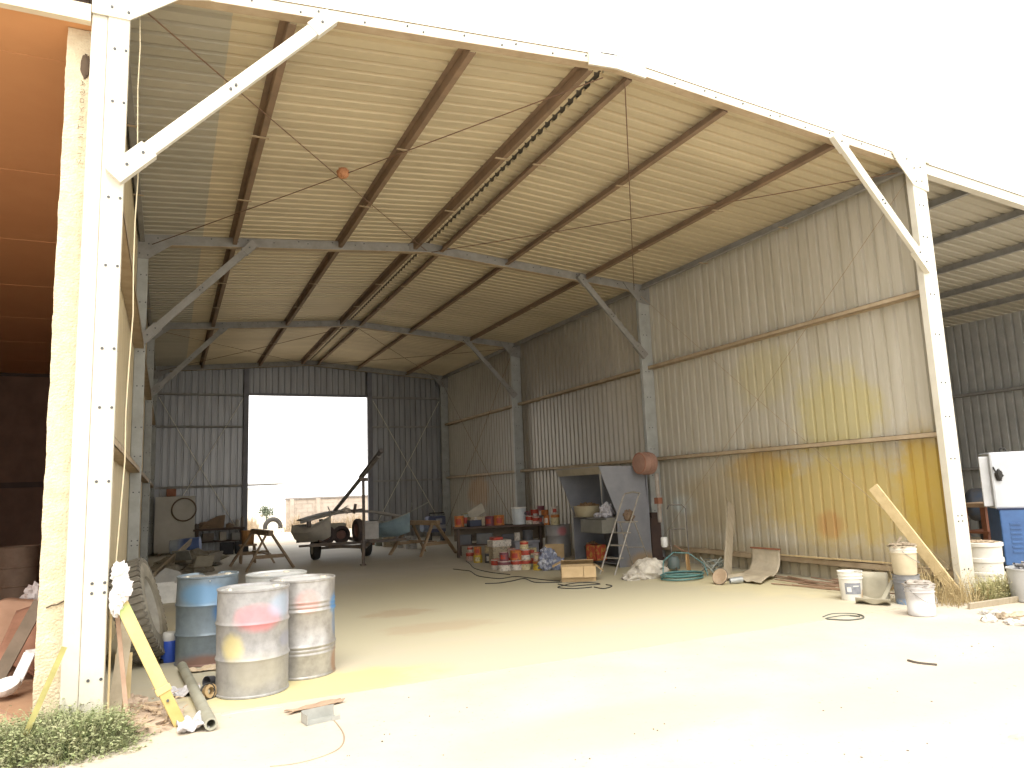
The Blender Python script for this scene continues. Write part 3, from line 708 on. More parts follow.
# angle bracket, wires and thin rod on the yard
p = gp(322,722); t = None
mb = MB(); mb.M = Matrix.Translation((p.x, p.y+.05, -.005)) @ Matrix.Rotation(.18, 4, 'Z')
mb.box(-.12,.12,-.06,.06,0,.006); mb.box(-.12,.12,.054,.06,0,.08); mb.box(-.12,-.114,-.06,.06,0,.07); mb.box(.06,.12,-.065,-.06,0,.03)
tag(obj('steel_bracket', mb, mat('grey bracket steel', (.40,.40,.37), (.32,.32,.29), .5, .2, 8), None, loc=(p.x,p.y+.05,-.005)), 'small grey steel channel bracket lying on the pale ground', 'bracket')
def wire(name, px, r, m, label, cat='cable', z=.0, grp=None, sub=6):
    P = [gp(u, v, z+r) for u, v in px]; pts = []
    n = len(P)
    for i in range(n-1):
        p0, p1, p2, p3 = P[max(i-1,0)], P[i], P[i+1], P[min(i+2,n-1)]
        for k in range(sub):
            s = k/sub
            pts.append(.5*((2*p1)+(p2-p0)*s+(2*p0-5*p1+4*p2-p3)*s*s+(3*p1-p0-3*p2+p3)*s**3))
    pts.append(P[-1]); mb = MB(); mb.tube(pts, r, 6)
    return tag(obj(name, mb, m, None, loc=(P[0].x, P[0].y, z)), label, cat, grp)
TANW = plain('tan wire', (.36,.28,.20), .7)
wire('wire', [(328,716),(337,724),(344,736),(340,748),(322,757),(296,764),(270,767)], .006, TANW, 'tan wire curling on the ground below the steel bracket', 'wire', -.012)
wire('thin_rod', [(221,716),(250,711),(283,707)], .006, plain('pale rod', (.50,.47,.42)), 'thin pale rod on the ground in front of the front drum', 'rod', -.008)
wire('twig', [(908,660.5),(918,663),(937,665)], .012, plain('dark twig', (.10,.08,.06)), 'dark twig on the pale ground at the right of the yard', 'twig', -.012)
p = gp(1019,741,-.02); mb = MB(); mb.blob((p.x+.02,p.y,-.02),.085,.06,.03,.3,3,6,floor=-.03,seg=16,rings=10)
tag(obj('flat_stone', mb, mat('pinkish stone', (.58,.45,.38), (.48,.36,.30), .9, 0, 12), None, loc=(p.x,p.y,-.02)), 'flat pinkish stone on the ground at the lower right', 'stone')
for i, (u, v) in enumerate(((975,685),(752,641),(690,632),(843,662),(665,695),(1015,688),(820,705),(870,690))):
    p = gp(u, v, -.02); mb = MB(); mb.blob((p.x,p.y,-.015),.018,.022,.012,.3,3,i,floor=-.03,seg=10,rings=7)
    tag(obj('pebble', mb, plain('brown pebble', (.34,.27,.20), .9), None, loc=(p.x,p.y,-.02)), 'small brown pebble scattered on the pale yard', 'pebble', 'pebbles on the yard')

pr_ = random.Random(77)
PEB = plain('dark grit', (.13,.10,.075), .9)
for i in range(46):
    p = gp(pr_.uniform(330,1015), pr_.uniform(640,762), -.01)
    if p.y > -.05: continue
    s_ = pr_.uniform(.003,.007); mb = MB(); mb.blob((p.x,p.y,-.004),s_,s_*pr_.uniform(.5,1.6),s_*.6,.3,3,i,floor=-.01,seg=8,rings=6)
    tag(obj('pebble', mb, PEB, None, loc=(p.x,p.y,-.005)), 'tiny dark pebble scattered on the pale yard', 'pebble', 'tiny pebbles on the yard')
# ---- weeds
def weeds(name, spots, n, h0, h1, m, label, seed=1, lean=.6, w=.005, leaf=.6):
    # spots: (x, y, spread x, spread y) clumps, tallest at their middle
    r_ = random.Random(seed); mb = MB()
    for i in range(n):
        cx, cy, sx, sy = spots[i % len(spots)]
        gx, gy = r_.gauss(0, .5), r_.gauss(0, .5)
        x = cx+gx*sx; y = cy+gy*sy
        h = r_.uniform(h0, h1)*math.exp(-(gx*gx+gy*gy)*.9); a = r_.random()*6.28; l = r_.uniform(.1, lean)*h
        dx, dy = math.cos(a)*l+gx*.08, math.sin(a)*l+gy*.08; px, py = -math.sin(a)*w, math.cos(a)*w
        z = -.03
        mb.add([(x-px,y-py,z),(x+px,y+py,z),(x+dx*.4+px*.8,y+dy*.4+py*.8,z+h*.62),(x+dx*.4-px*.8,y+dy*.4-py*.8,z+h*.62),(x+dx,y+dy,z+h)], [(0,1,2,3),(3,2,4)])
        if r_.random() < leaf:
            for q in range(5):
                f = r_.uniform(.3,1); c = Vector((x+dx*f*f, y+dy*f*f, z+h*f)); b = r_.random()*6.28; s = r_.uniform(.006,.017)
                mb.add([c, c+Vector((math.cos(b-.5)*s, math.sin(b-.5)*s, s*.6)), c+Vector((math.cos(b)*s*2, math.sin(b)*s*2, s*r_.uniform(-.5,.9))), c+Vector((math.cos(b+.5)*s, math.sin(b+.5)*s, s*.2))], [(0,1,2,3)])
    return tag(obj(name, mb, m, None, loc=(spots[0][0], spots[0][1], -.03)), label, 'weeds', None, 'stuff')
GRN = mat('grey green weed', (.22,.27,.11), (.38,.37,.22), .9, 0, 14)
DRY = mat('dry straw weed', (.48,.38,.20), (.38,.29,.15), .95, 0, 10)
weeds('weeds', [(-.45,-.35,.28,.22),(-.15,-.42,.30,.2),(.0,-.32,.18,.2),(-.28,-.12,.3,.16),(-.62,-.25,.2,.25)], 5200, .12, .30, GRN, 'bushy grey-green weeds growing at the foot of the front left column', 2, .9, .004, .95)
weeds('weeds', [(9.75,-.25,.30,.16),(10.05,-.15,.25,.25),(9.55,-.30,.2,.15)], 900, .12, .42, mat('olive weed', (.34,.34,.15), (.46,.40,.22), .9, 0, 12), 'green weeds at the foot of the front right column', 3, .9, .004, .7)
weeds('weeds', [(9.15,-.20,.35,.25),(9.3,.25,.3,.4),(8.95,.1,.3,.3),(9.45,.7,.15,.5)], 750, .10, .60, DRY, 'dry brown grass around the foot of the leaning plank', 4, 1.0, .004, .5)

# ---- front right: pails, plank, bent sheet
def pail(loc, m, label, r=.145, h=.36, name='paint_pail', grp=None, handle=True, lid=None, taper=.88, mouth=None, rot=0):
    t = thing(name, label, 'pail', loc, grp)
    mb = MB(); mb.M = Matrix.Translation(loc) @ Matrix.Rotation(rot, 4, 'Z')
    prof = [(0,.004),(r*taper-.01,.004),(r*taper,0),(r*(taper+.02),.02),(r*.985,h*.74),(r*1.05,h*.75),(r*1.05,h*.765),(r,h*.775),(r*1.0,h*.86),(r*1.05,h*.865),(r*1.05,h*.88),(r,h*.89),(r*1.02,h*.985),(r*1.06,h*.99),(r*1.06,h),(r*.97,h)]
    if not lid: prof += [(r*.95,h*.97),(r*.86,h*.25),(0,h*.25)]
    mb.lathe(prof, seg=32); obj('body', mb, m, t)
    if lid:
        mb = MB(); mb.M = Matrix.Translation(loc)
        mb.lathe([(r*1.08,h-.02),(r*1.1,h-.015),(r*1.1,h+.008),(r*.98,h+.012),(r*.95,h+.003),(0,h+.003)], seg=32); obj('lid', mb, lid, t)
    if handle:
        mb = MB(); mb.M = Matrix.Translation(loc) @ Matrix.Rotation(rot, 4, 'Z')
        pts = [(r*1.03*math.cos(a), -abs(r*1.12*math.sin(a))*1.0-.0, h*.82-.42*h*math.sin(a)) for a in [math.pi*k/12 for k in range(13)]]
        mb.tube(pts, .004, 5); obj('handle', mb, mat('pail wire', (.35,.33,.30), None, .5, .3), t)
    return t
PW = mat('white pail plastic', (.72,.71,.66), (.60,.58,.52), .5, 0, 6, world=False)
p = gp(852,602); c = Vector((p.x+.17, p.y+.14, 0))
t = pail(c, mat('white dirty pail', (.74,.72,.66), (.66,.62,.54), .5, 0, 5, stains=[((c.x+.1,c.y-.1,.06),(.10,.2,.10),(.52,.34,.16),.7,.6)]), 'white pail with a dark grey label standing alone against the right wall', handle=False, rot=0, taper=.86)
def wrap(c, r, a0, a1, z0, z1, n=12, r2=None):
    mb = MB(); r2 = r2 or r; vs = []
    for k in range(n+1):
        a = a0+(a1-a0)*k/n; vs += [(c.x+r*math.cos(a), c.y+r*math.sin(a), c.z+z0), (c.x+r2*math.cos(a), c.y+r2*math.sin(a), c.z+z1)]
    mb.add(vs, [(2*k, 2*k+2, 2*k+3, 2*k+1) for k in range(n)], True); return mb
obj('label', wrap(c, .1335, R(190), R(275), .08, .22, r2=.1415), mat('grey pail label', (.20,.21,.24), (.30,.31,.33), .5, 0, 25), t)
mb = wrap(c, .1365, R(200), R(222), .11, .17, r2=.141); mb2 = wrap(c, .142, R(232), R(262), .175, .19, r2=.1425)
mb.v += mb2.v; o_ = len(mb.v)-len(mb2.v); mb.f += [tuple(i+o_ for i in f) for f in mb2.f]; mb.sm += mb2.sm
obj('label_print', mb, WHITEP, t)
p = gp(923,617.5); c = Vector((p.x+.15, p.y+.12, 0))
t = pail(c, mat('whitewashed pail', (.62,.60,.58), (.46,.44,.43), .6, 0, 5, stains=[((c.x,c.y-.1,.10),(.3,.3,.10),(.74,.76,.78),.9,.7)]), 'whitewashed grey pail in front with rags heaped in its mouth, by the leaning plank', .15, .34, taper=.92)
mb = MB(); mb.blob((c.x,c.y,.33),.15,.15,.05,.4,4,4,floor=.27); tag(obj('rag', mb, mat('grey brown rag', (.42,.37,.32), (.30,.26,.22), .95, 0, 16), None, loc=(c.x,c.y,.30)), 'grey-brown rags heaped in the mouth of the whitewashed front pail', 'rag')
p = gp(905,607); c = Vector((8.66, .15, 0))
pail(c, mat('dark grey pail paint', (.17,.17,.18), (.25,.25,.25), .6, 0, 5, stains=[((c.x,c.y-.1,.02),(.3,.3,.08),(.20,.30,.46),.8,.6)]), 'dark grey pail with a blue base, supporting the yellowish pail', .15, .35, handle=False, taper=.9)
c2 = Vector((8.66,.15,.352))
pail(c2, mat('yellowish pail', (.58,.50,.35), (.50,.42,.28), .55, 0, 4, stains=[((c.x,c.y,.66),(.3,.3,.06),(.74,.70,.62),.8,.3)]), 'yellowish pail stacked on top of the dark grey pail', .15, .35, taper=.86, rot=.6)
mb = MB(); mb.blob((c.x,c.y,.70),.15,.15,.035,.5,4,14,floor=.62); mb.bar((c.x-.1,c.y+.02,.70),(c.x+.02,c.y+.02,.80),.02,.02)
tag(obj('rag', mb, mat('dark dried rag', (.34,.27,.19), (.24,.19,.13), .95, 0, 16), None, loc=(c.x,c.y,.68)), 'dried dark rags on top of the yellowish stacked pail', 'rag')
a = Vector((9.30,-.02,0)); b = atx(870,488,9.0); b = Vector((b.x+.55, .95, 1.46))
stick('leaning_plank', (9.28,-.12,.0), (9.06,.80,1.42), .14, .035, WOODY, 'long pale plank leaning on the right wall beside the front column', 'plank', (-1,0,.3), .004)
# bent metal sheet
c = gp(880,606)
mb = MB()
prof = [(-.30,.34),(-.30,.02),(-.28,0),(.10,0),(.18,.03),(.20,.08)]
def bs(i, j):
    k = min(int(i*5), 4); f = i*5-k
    a_ = prof[k][0]+(prof[k+1][0]-prof[k][0])*f; z = prof[k][1]+(prof[k+1][1]-prof[k][1])*f
    y = (j-.5)*.62
    return Vector((8.42+a_*.5*0+y*.45, .30-a_*-1*0+y*-.6+a_*-1*.9, z+.004))
c0 = Vector((8.22, .28, 0))
def bs2(i, j):
    k = min(int(i*5), 4); f = i*5-k
    a_ = prof[k][0]+(prof[k+1][0]-prof[k][0])*f; z = prof[k][1]+(prof[k+1][1]-prof[k][1])*f
    u = Vector((.42,-.91,0)); n = Vector((-.78,-.62,0))
    return Vector((8.62,.62,.004))+u*((j-.5)*.40)+n*(a_+.30)+Vector((0,0,z+.02*math.sin(j*9)*(z < .05)))
mb.sheetgrid(bs2, 20, 10)
BENT = mat('dull khaki sheet metal', (.46,.42,.32), (.36,.33,.25), .6, .1, 5)
t = thing('bent_sheet', 'bent khaki metal sheet standing behind the white labelled pail', 'sheet', (8.62,.62,0))
obj('panel', mb, BENT, t, solid=.004)
mb = MB(); mb.bar((8.40,.30,.05),(8.66,.34,.26),.05,.012); obj('torn_strip', mb, BENT, t)
# loop of cable on the yard
wire('cable_loop', [(823,617),(832,614),(848,613.5),(861,615),(863,618),(850,620),(835,619.5),(826,618.5),(845,615.5),(860,616.5)], .008, plain('dark green cable', (.10,.11,.09)), 'dark cable loop lying on the ground in front of the white labelled pail', 'cable', -.006)

# ---- right wall foot: chute, plank, disc, rods
OLDP = mat('grey weathered plank', (.40,.34,.25), (.32,.27,.19), .85, 0, 7, stretch=(3,3,.5))
stick('grey_plank', (8.72,3.47,0), (9.50,4.12,1.16), .20, .03, OLDP, 'grey weathered plank standing upright against the right wall', 'plank', (-.2,1,0), .004)
c = gp(722,585.5); c = Vector((c.x+.06, c.y+.10, .118))
t = thing('rusty_plate', 'round rusty tan lid tilted on edge at the foot of the grey plank', 'lid', (c.x,c.y,0))
mb = MB(); mb.lathe([(0,.014),(.105,.014),(.115,.02),(.125,.015),(.125,-.02),(.12,-.02),(.115,0),(0,0)], c=c, axis=(-.85,-.25,.42), seg=30); obj('plate', mb, mat('rusty tan lid', (.46,.35,.24), (.36,.25,.16), .7, 0, 9), t)
mb = MB(); mb.torus(c, .126, .008, (-.85,-.25,.42)); obj('rim', mb, mat('dark lid rim', (.12,.10,.08)), t)
mb = MB(); mb.lathe([(.04,-.1),(.05,0),(.05,.1),(.04,.1),(.035,-.1)], c=(c.x+.22,c.y-.10,.055), axis=(.9,-.3,.05), seg=16)
tag(obj('grey_tin', mb, mat('grey tin', (.42,.43,.42), (.32,.33,.32), .45, .3), None, loc=(c.x+.22,c.y-.10,0)), 'small grey tin lying beside the round rusty lid', 'tin')
# curved chute : sheet swooping from the wall down to the floor
cp = [(0,.42),(0,.30),(.03,.19),(.13,.09),(.34,.04),(.60,.05),(.86,.015)]
def ch(i, j):
    n = len(cp)-1; k = min(int(i*n), n-1); f = i*n-k
    x = cp[k][0]+(cp[k+1][0]-cp[k][0])*f; z = cp[k][1]+(cp[k+1][1]-cp[k][1])*f
    q = max(0, i-.5)/.5
    crump = q*(.05*noise.noise(Vector((i*6, j*5, 2)))+.06*abs(math.sin(j*8+i*4))*(.4+q)*(1-.5*q))
    u = Vector((.05,-1,0)); n_ = Vector((-.90,-.42,0))
    return Vector((9.48,3.36,0))+u*((j-.5)*.62*(1+.35*q))+n_*(x*1.28)+Vector((0,0,max(.008, z+crump)))
CHM = mat('chalky chute sheet', (.52,.45,.33), (.40,.34,.25), .75, 0, 5)
t = thing('metal_chute', 'curved chalky metal chute sheet propped on the right wall, its foot crumpled on the floor', 'chute', (9.0,2.9,0))
mb = MB(); mb.sheetgrid(ch, 26, 14); obj('panel', mb, CHM, t, solid=.006)
mb = MB(); u = Vector((.05,-1,0)); a = Vector((9.48,3.36,.43)); mb.bar(a-u*.32, a+u*.32, .03, .025); obj('top_lip', mb, RUST, t)
RODM = mat('reddish brown rods', (.34,.22,.15), (.26,.17,.11), .85, 0, 11)
rr = random.Random(5)
for i in range(16):
    y = rr.uniform(.9,2.3); x = 9.42-.16*(i % 5)-rr.random()*.05; a = rr.uniform(-.25,.25); l = rr.uniform(.45,.8)
    z = .012+.022*(i//5)
    A = Vector((x-math.sin(a)*l, y+math.cos(a)*l, z)); B = Vector((x+math.sin(a)*l, y-math.cos(a)*l, z))
    mb = MB(); mb.tube([A, A.lerp(B,.5)+Vector((rr.uniform(-.03,.03),0,.004)), B], .010, 6)
    tag(obj('scrap_rod', mb, RODM, None, loc=(x,y,0)), 'reddish-brown scrap rod in the heap along the foot of the right wall', 'rod', 'scrap rods by the right wall')
for i in range(5):
    A = Vector((XR-.3-.03*i, .9+.35*i, .325)); B = A+Vector((.02, .9, .0))
    mb = MB(); mb.bar(A+Vector((.2,0,.01)), B+Vector((.2,0,.01)), .03, .016); tag(obj('thin_batten', mb, WOODY, None, loc=A), 'thin batten lying on the bottom girt of the right wall', 'batten', 'battens on the bottom girt')
# ---- spray pump, hose, cloth
c = gp(676,577)
c = Vector((8.75, 4.95, 0))
t = thing('spray_pump', 'spray pump on a thin pipe stand with a white cup, against the right wall', 'pump', c)
PIPEM = mat('dull pipe', (.20,.18,.16), (.13,.115,.10), .5, .2, 9)
mb = MB(); mb.tube([c+Vector((0,0,.02)), c+Vector((0,0,.72)), c+Vector((.05,-.05,.74)), c+Vector((.22,-.16,.74))], .014, 8); obj('stand_pipe', mb, PIPEM, t)
mb = MB(); mb.tube([c+Vector((.25,-.18,.2)), c+Vector((.25,-.18,1.10)), c+Vector((.2,-.14,1.17)), c+Vector((.02,0,1.18)), c+Vector((-.02,.02,1.1))], .012, 8); obj('hook_pipe', mb, PIPEM, t)
mb = MB(); mb.lathe([(0,.42),(.05,.42),(.062,.46),(.062,.58),(.05,.60),(0,.60)], c=(c.x-.10,c.y+.06,0), seg=18); obj('cup', mb, WHITEP, t)
mb = MB(); mb.lathe([(0,.03),(.10,.03),(.11,.06),(.11,.18),(.08,.24),(.03,.26),(0,.26)], c=(c.x+.02,c.y-.02,0), seg=20); obj('pump_body', mb, mat('teal grey pump', (.11,.17,.17), (.17,.18,.17), .5), t)
for k in range(3):
    a = k*2.1+.4; mb = MB(); mb.bar(c+Vector((.05*math.cos(a),.05*math.sin(a),.12)), c+Vector((.2*math.cos(a),.2*math.sin(a),.0)), .02, .02); obj('leg', mb, PIPEM, t)
mb = MB(); mb.tube([c+Vector((.04,-.04,.45)), c+Vector((.14,-.12,.36)), c+Vector((.30,-.2,.30))], .012, 6); obj('lever', mb, mat('brown lever', (.28,.16,.10)), t)
c = gp(684,579); c = Vector((8.12,3.85,0))
mb = MB()
pts = []
for k in range(90):
    a = k/90*2*math.pi*4.5; q = .30+.06*math.sin(a*.31+1)+.02*math.sin(a*1.7)
    pts.append((c.x+q*math.cos(a)*1.15, c.y+q*math.sin(a)*.8, .016+.018*(k/20)))
mb.tube(pts, .014, 6)
mb.tube([(c.x-.25,c.y+.2,.06),(c.x-.15,c.y+.3,.28),(c.x+.1,c.y+.35,.40),(c.x+.35,c.y+.25,.38),(c.x+.5,c.y+.05,.2),(c.x+.48,c.y-.05,.02)], .010, 6)
tag(obj('hose_coil', mb, mat('teal hose', (.07,.18,.18), (.12,.24,.23), .5, 0, 9), None, loc=c), 'coil of teal hose on the floor in front of the spray pump', 'hose')
c = Vector((8.55,4.22,0))
mb = MB(); mb.M = Matrix.Translation(c) @ Euler((0,R(-18),R(40))).to_matrix().to_4x4(); mb.prism([(-.10,0),(.12,0),(.10,.34),(-.02,.42),(-.09,.3)], lambda a_, b_, k: (a_, k, b_), -.012, .012)
tag(obj('wood_offcut', mb, mat('orange brown wood', (.46,.28,.12), (.36,.21,.09), .8, 0, 9), None, loc=c), 'orange-brown wood offcut standing behind the teal hose coil', 'offcut')
mb = MB(); r5 = random.Random(9)
for k in range(7):
    P = [(8.78+r5.uniform(-.2,.2), 3.95+r5.uniform(-.25,.25), .03+.30*r5.random()) for q in range(5)]
    mb.tube(P, .012, 5)
tag(obj('wire_tangle', mb, mat('grey green tangle', (.22,.25,.22), (.32,.32,.28)), None, loc=(8.78,3.95,0)), 'tangle of grey cable against the wall beside the teal hose', 'cable')
c = Vector((7.84,4.40,0))
mb = MB(); mb.blob((c.x,c.y,.10),.30,.26,.22,.30,2.6,31,0,32,18); mb.blob((c.x-.30,c.y-.02,.03),.22,.2,.10,.4,3,33,0)
tag(obj('cloth_heap', mb, mat('off white cloth', None), None, loc=c), 'heap of off-white cloth on the floor between the stepladder and hose', 'cloth')

# ---- blasting cabinet
Y0, Y1 = 6.0, 7.72
XT, XB, XK = 7.93, 8.30, 9.08
CAB = mat('grey blue cabinet paint', (.235,.24,.26), (.19,.195,.215), .5, 0, 3, stains=[((8.9,6.0,.05),(.5,.4,.25),(.33,.24,.15),.9,.8),((8.7,6.0,1.0),(.2,.3,.5),(.24,.24,.26),.4,.8)], spec=.5)
t = thing('blasting_cabinet', 'big grey open-fronted blasting cabinet with a slanted hood against the right wall', 'cabinet', (8.6,6.8,0))
poly = [(XB,0),(XB,1.05),(XT,1.96),(XK-.08,1.93),(XK,0)]
for yy in (Y0, Y1-.02):
    mb = MB(); mb.prism(poly, lambda a_, b_, k: (a_, k, b_), yy, yy+.02); obj('side_panel', mb, CAB, t)
mb = MB(); mb.box(XK-.03,XK,Y0+.02,Y1-.02,0,1.9); obj('back_panel', mb, CAB, t)
mb = MB(); mb.prism([(XT,1.96),(XK-.08,1.93),(XK-.08,1.91),(XT,1.94)], lambda a_, b_, k: (a_, k, b_), Y0+.02, Y1-.02); obj('top_panel', mb, CAB, t)
FAS = mat('beige fascia', (.36,.31,.23), (.28,.25,.18), .6, 0, 4)
mb = MB(); mb.prism([(XT-.005,1.965),(XT+.015,1.965),(XT+.075,1.80),(XT+.055,1.80)], lambda a_, b_, k: (a_, k, b_), Y0, Y1); obj('fascia', mb, FAS, t)
mb = MB(); mb.box(XB,XK-.03,Y0+.02,Y1-.02,.92,.95); obj('shelf', mb, mat('dark shelf', (.22,.20,.18)), t)
mb = MB(); mb.box(XB+.05,XK-.03,Y0+.02,Y1-.02,.04,.06); obj('floor_tray', mb, CAB, t)
# tub, bin and cloth inside
c = Vector((8.05+.28,7.13,.953))
t = thing('round_basin', 'tan round basin heaped with brown material on the cabinet shelf', 'basin', c)
mb = MB(); mb.lathe([(0,0),(.24,0),(.26,.02),(.30,.20),(.315,.205),(.315,.22),(.29,.22),(.25,.12),(0,.10)], c=c, seg=36); obj('bowl', mb, mat('tan basin', (.44,.38,.25), (.36,.30,.19), .6, 0, 5), t)
mb = MB(); mb.blob((c.x,c.y,c.z+.17),.24,.24,.11,.35,5,3,floor=c.z+.12); tag(obj('leaf_heap', mb, mat('brown heap', (.22,.14,.08), (.30,.19,.10), .95, 0, 20), None, loc=(c.x,c.y,c.z+.12)), 'heap of dry brown scraps in the tan round basin', 'scraps', None, 'stuff')
mb = MB(); mb.M = Matrix.Translation((8.13,6.45,.66)) 
def tray(mb, x0, x1, y0, y1, z0, z1, th=.012):
    mb.box(x0,x1,y0,y1,z0,z0+th); mb.box(x0,x0+th,y0,y1,z0,z1); mb.box(x1-th,x1,y0,y1,z0,z1); mb.box(x0,x1,y0,y0+th,z0,z1); mb.box(x0,x1,y1-th,y1,z0,z1)
tray(mb, -.17,.15,-.42,.38,0,.26)
mb.box(-.03,.15,-.40,.36,.255,.29)
tag(obj('metal_bin', mb, mat('olive grey bin', (.20,.195,.17), (.16,.155,.135), .6), None, loc=(8.13,6.45,.66), bevel=.006), 'olive-grey rectangular bin hooked under the cabinet shelf edge', 'bin')
mb = MB(); mb.blob((8.30,6.36,1.06),.13,.12,.16,.5,3.5,17,floor=.955); mb.blob((8.22,6.52,.99),.10,.12,.05,.5,4,19,floor=.955)
tag(obj('cloth', mb, mat('pale lilac cloth', (.56,.54,.56), (.44,.42,.45), .95, 0, 12), None, loc=(8.3,6.4,.955)), 'pale crumpled cloth on the cabinet shelf beside the basin', 'cloth')
p = Vector((8.40,6.98,0))
t = thing('red_crate', 'red and yellow printed box on the floor in the mouth of the grey cabinet', 'box', p)
mb = MB(); tray(mb, p.x-.14,p.x+.12,p.y-.19,p.y+.19,0.07,.38); obj('body', mb, mat('red yellow box', (.58,.10,.05), (.62,.38,.08), .6, 0, 9, lo=.5, hi=.6), t)
mb = MB(); mb.obox((p.x,p.y,.36),.22,.34,.02); obj('contents', mb, DARK, t)
c = Vector((8.55,7.42,.07))
t = thing('wire_basket', 'dark basket of odds and ends beside the red box in the grey cabinet', 'basket', c)
mb = MB(); mb.lathe([(0,0),(.12,0),(.16,.24),(.165,.25),(.15,.25),(.11,.02),(0,.02)], c=c, seg=20); obj('body', mb, mat('dark basket', (.12,.10,.08)), t)
mb = MB(); mb.blob((c.x,c.y,c.z+.24),.12,.12,.09,.6,5,2,floor=c.z+.2); obj('contents', mb, mat('brown heap', None), t)
# extractor drum and pipe
c = Vector((8.74,5.74,1.98))
t = thing('extractor_drum', 'pinkish rust round extractor drum mounted high beside the right wall column', 'extractor', (9.0,5.76,1.76))
EXM = mat('pinkish rust paint', (.34,.20,.15), (.27,.155,.115), .7, 0, 5)
mb = MB(); mb.lathe([(0,-.03),(.20,-.03),(.215,-.02),(.215,.10),(.225,.105),(.225,.125),(.215,.13),(.215,.18),(.225,.185),(.225,.205),(.215,.21),(.215,.26),(0,.26)], c=c, axis=(1,.10,-.03), seg=36); obj('drum', mb, EXM, t)
mb = MB(); mb.torus(c+Vector((-.03,0,0)), .19, .008, (1,.1,-.03)); obj('rim', mb, RUST, t)
mb = MB(); mb.bar(c+Vector((.15,.20,-.1)), c+Vector((.38,.24,-.15)), .05, .05); obj('bracket', mb, RUST, t)
mb = MB(); mb.tube([(9.14,5.78,1.78),(9.14,5.78,1.5),(9.16,5.79,1.2),(9.16,5.79,.82)], .045, 10); obj('duct', mb, mat('dusty duct', (.38,.34,.30), (.28,.24,.20), .7, 0, 8), t)
mb = MB(); mb.box(9.1,9.2,5.72,5.86,1.18,1.30); obj('clamp', mb, RUST, t)
mb = MB(); mb.box(9.16,9.40,6.1,6.3,0,.9); mb.box(9.14,9.42,6.08,6.32,0,.12); mb.box(9.2,9.36,6.12,6.28,.9,1.0)  # block added to draw the brownish shadow in this gap
tag(obj('gap_shadow', mb, mat('shadow brown', (.08,.05,.04), (.06,.04,.035)), None, loc=(9.28,6.2,0)), 'shadow brown block painted as the shade in the gap between the cabinet and wall column', 'post')

# ---- stepladder
ALU = mat('dull aluminium', (.42,.39,.34), (.30,.275,.24), .4, .4, 9)
F1, F2 = Vector((7.49,5.42,0)), Vector((7.60,5.10,0))
T1, T2 = Vector((8.17,5.54,1.36)), Vector((8.30,5.24,1.36))
R1, R2_ = Vector((8.52,5.86,0)), Vector((8.76,5.62,0))
t = thing('stepladder', 'aluminium stepladder with a looped handrail in front of the grey cabinet', 'ladder', (8.0,5.4,0))
mb = MB(); mb.tube([F1, F1.lerp(T1,.5), T1, T1+Vector((.04,0,.05)), T1.lerp(T2,.5)+Vector((.05,0,.075)), T2+Vector((.04,0,.05)), T2, F2.lerp(T2,.5), F2], .014, 8); obj('front_rail', mb, ALU, t)
for f in (.20,.36,.52,.66):
    A = F1.lerp(T1,f); B = F2.lerp(T2,f); mb = MB(); dpt = .20 if f > .6 else .10
    mb.bar(A.lerp(B,.0)+Vector((dpt/2,0,0)), B+Vector((dpt/2,0,0)), dpt, .022); obj('platform' if f > .6 else 'step', mb, ALU, t)
P1, P2 = F1.lerp(T1,.66)+Vector((.1,.02,0)), F2.lerp(T2,.66)+Vector((.1,.02,0))
for P, Q in ((P1,R1),(P2,R2_)):
    mb = MB(); mb.tube([P,Q], .011, 8); obj('rear_leg', mb, ALU, t)
mb = MB(); mb.tube([P1.lerp(R1,.55), P2.lerp(R2_,.55)], .009, 6); obj('rear_brace', mb, ALU, t)
c = P1.lerp(P2,.5)+Vector((.05,0,.012)); mb = MB(); mb.blob((c.x,c.y,c.z+.09),.10,.10,.11,.4,3,8,floor=c.z)
tag(obj('brown_bag', mb, mat('brown bag', (.20,.14,.09), (.15,.10,.07), .9), None, loc=c), 'small brown bag on the stepladder platform', 'bag')

# ---- cardboard box
c = Vector((6.74,4.90,0))
CARD = mat('cardboard', (.56,.41,.23), (.48,.34,.18), .9, 0, 8)
t = thing('cardboard_box', 'open cardboard box with drooping flaps on the floor', 'box', c)
Mx = Matrix.Translation(c) @ Matrix.Rotation(R(-28), 4, 'Z')
mb = MB(); mb.M = Mx; tray(mb, -.29,.29,-.19,.19,0,.25,.006); obj('body', mb, CARD, t)
for (cx_, cy_, sx, sy, rx, ry) in ((-.10,-.245,.36,.19,-58,0),(.19,-.25,.20,.19,-66,0),(.0,.26,.56,.18,28,0),(-.36,0,.16,.36,0,-25),(.36,0,.16,.36,0,38)):
    mb = MB(); mb.M = Mx
    z = .25+(-.085 if cy_ < 0 else .03 if cy_ > 0 else (.03 if rx == 0 and ry < 0 else -.045))
    mb.obox((cx_,cy_,z), sx, sy, .006, (R(-rx),R(ry),0) if False else (R(rx*-1) if rx else 0, R(ry), 0)); obj('flap', mb, CARD, t)

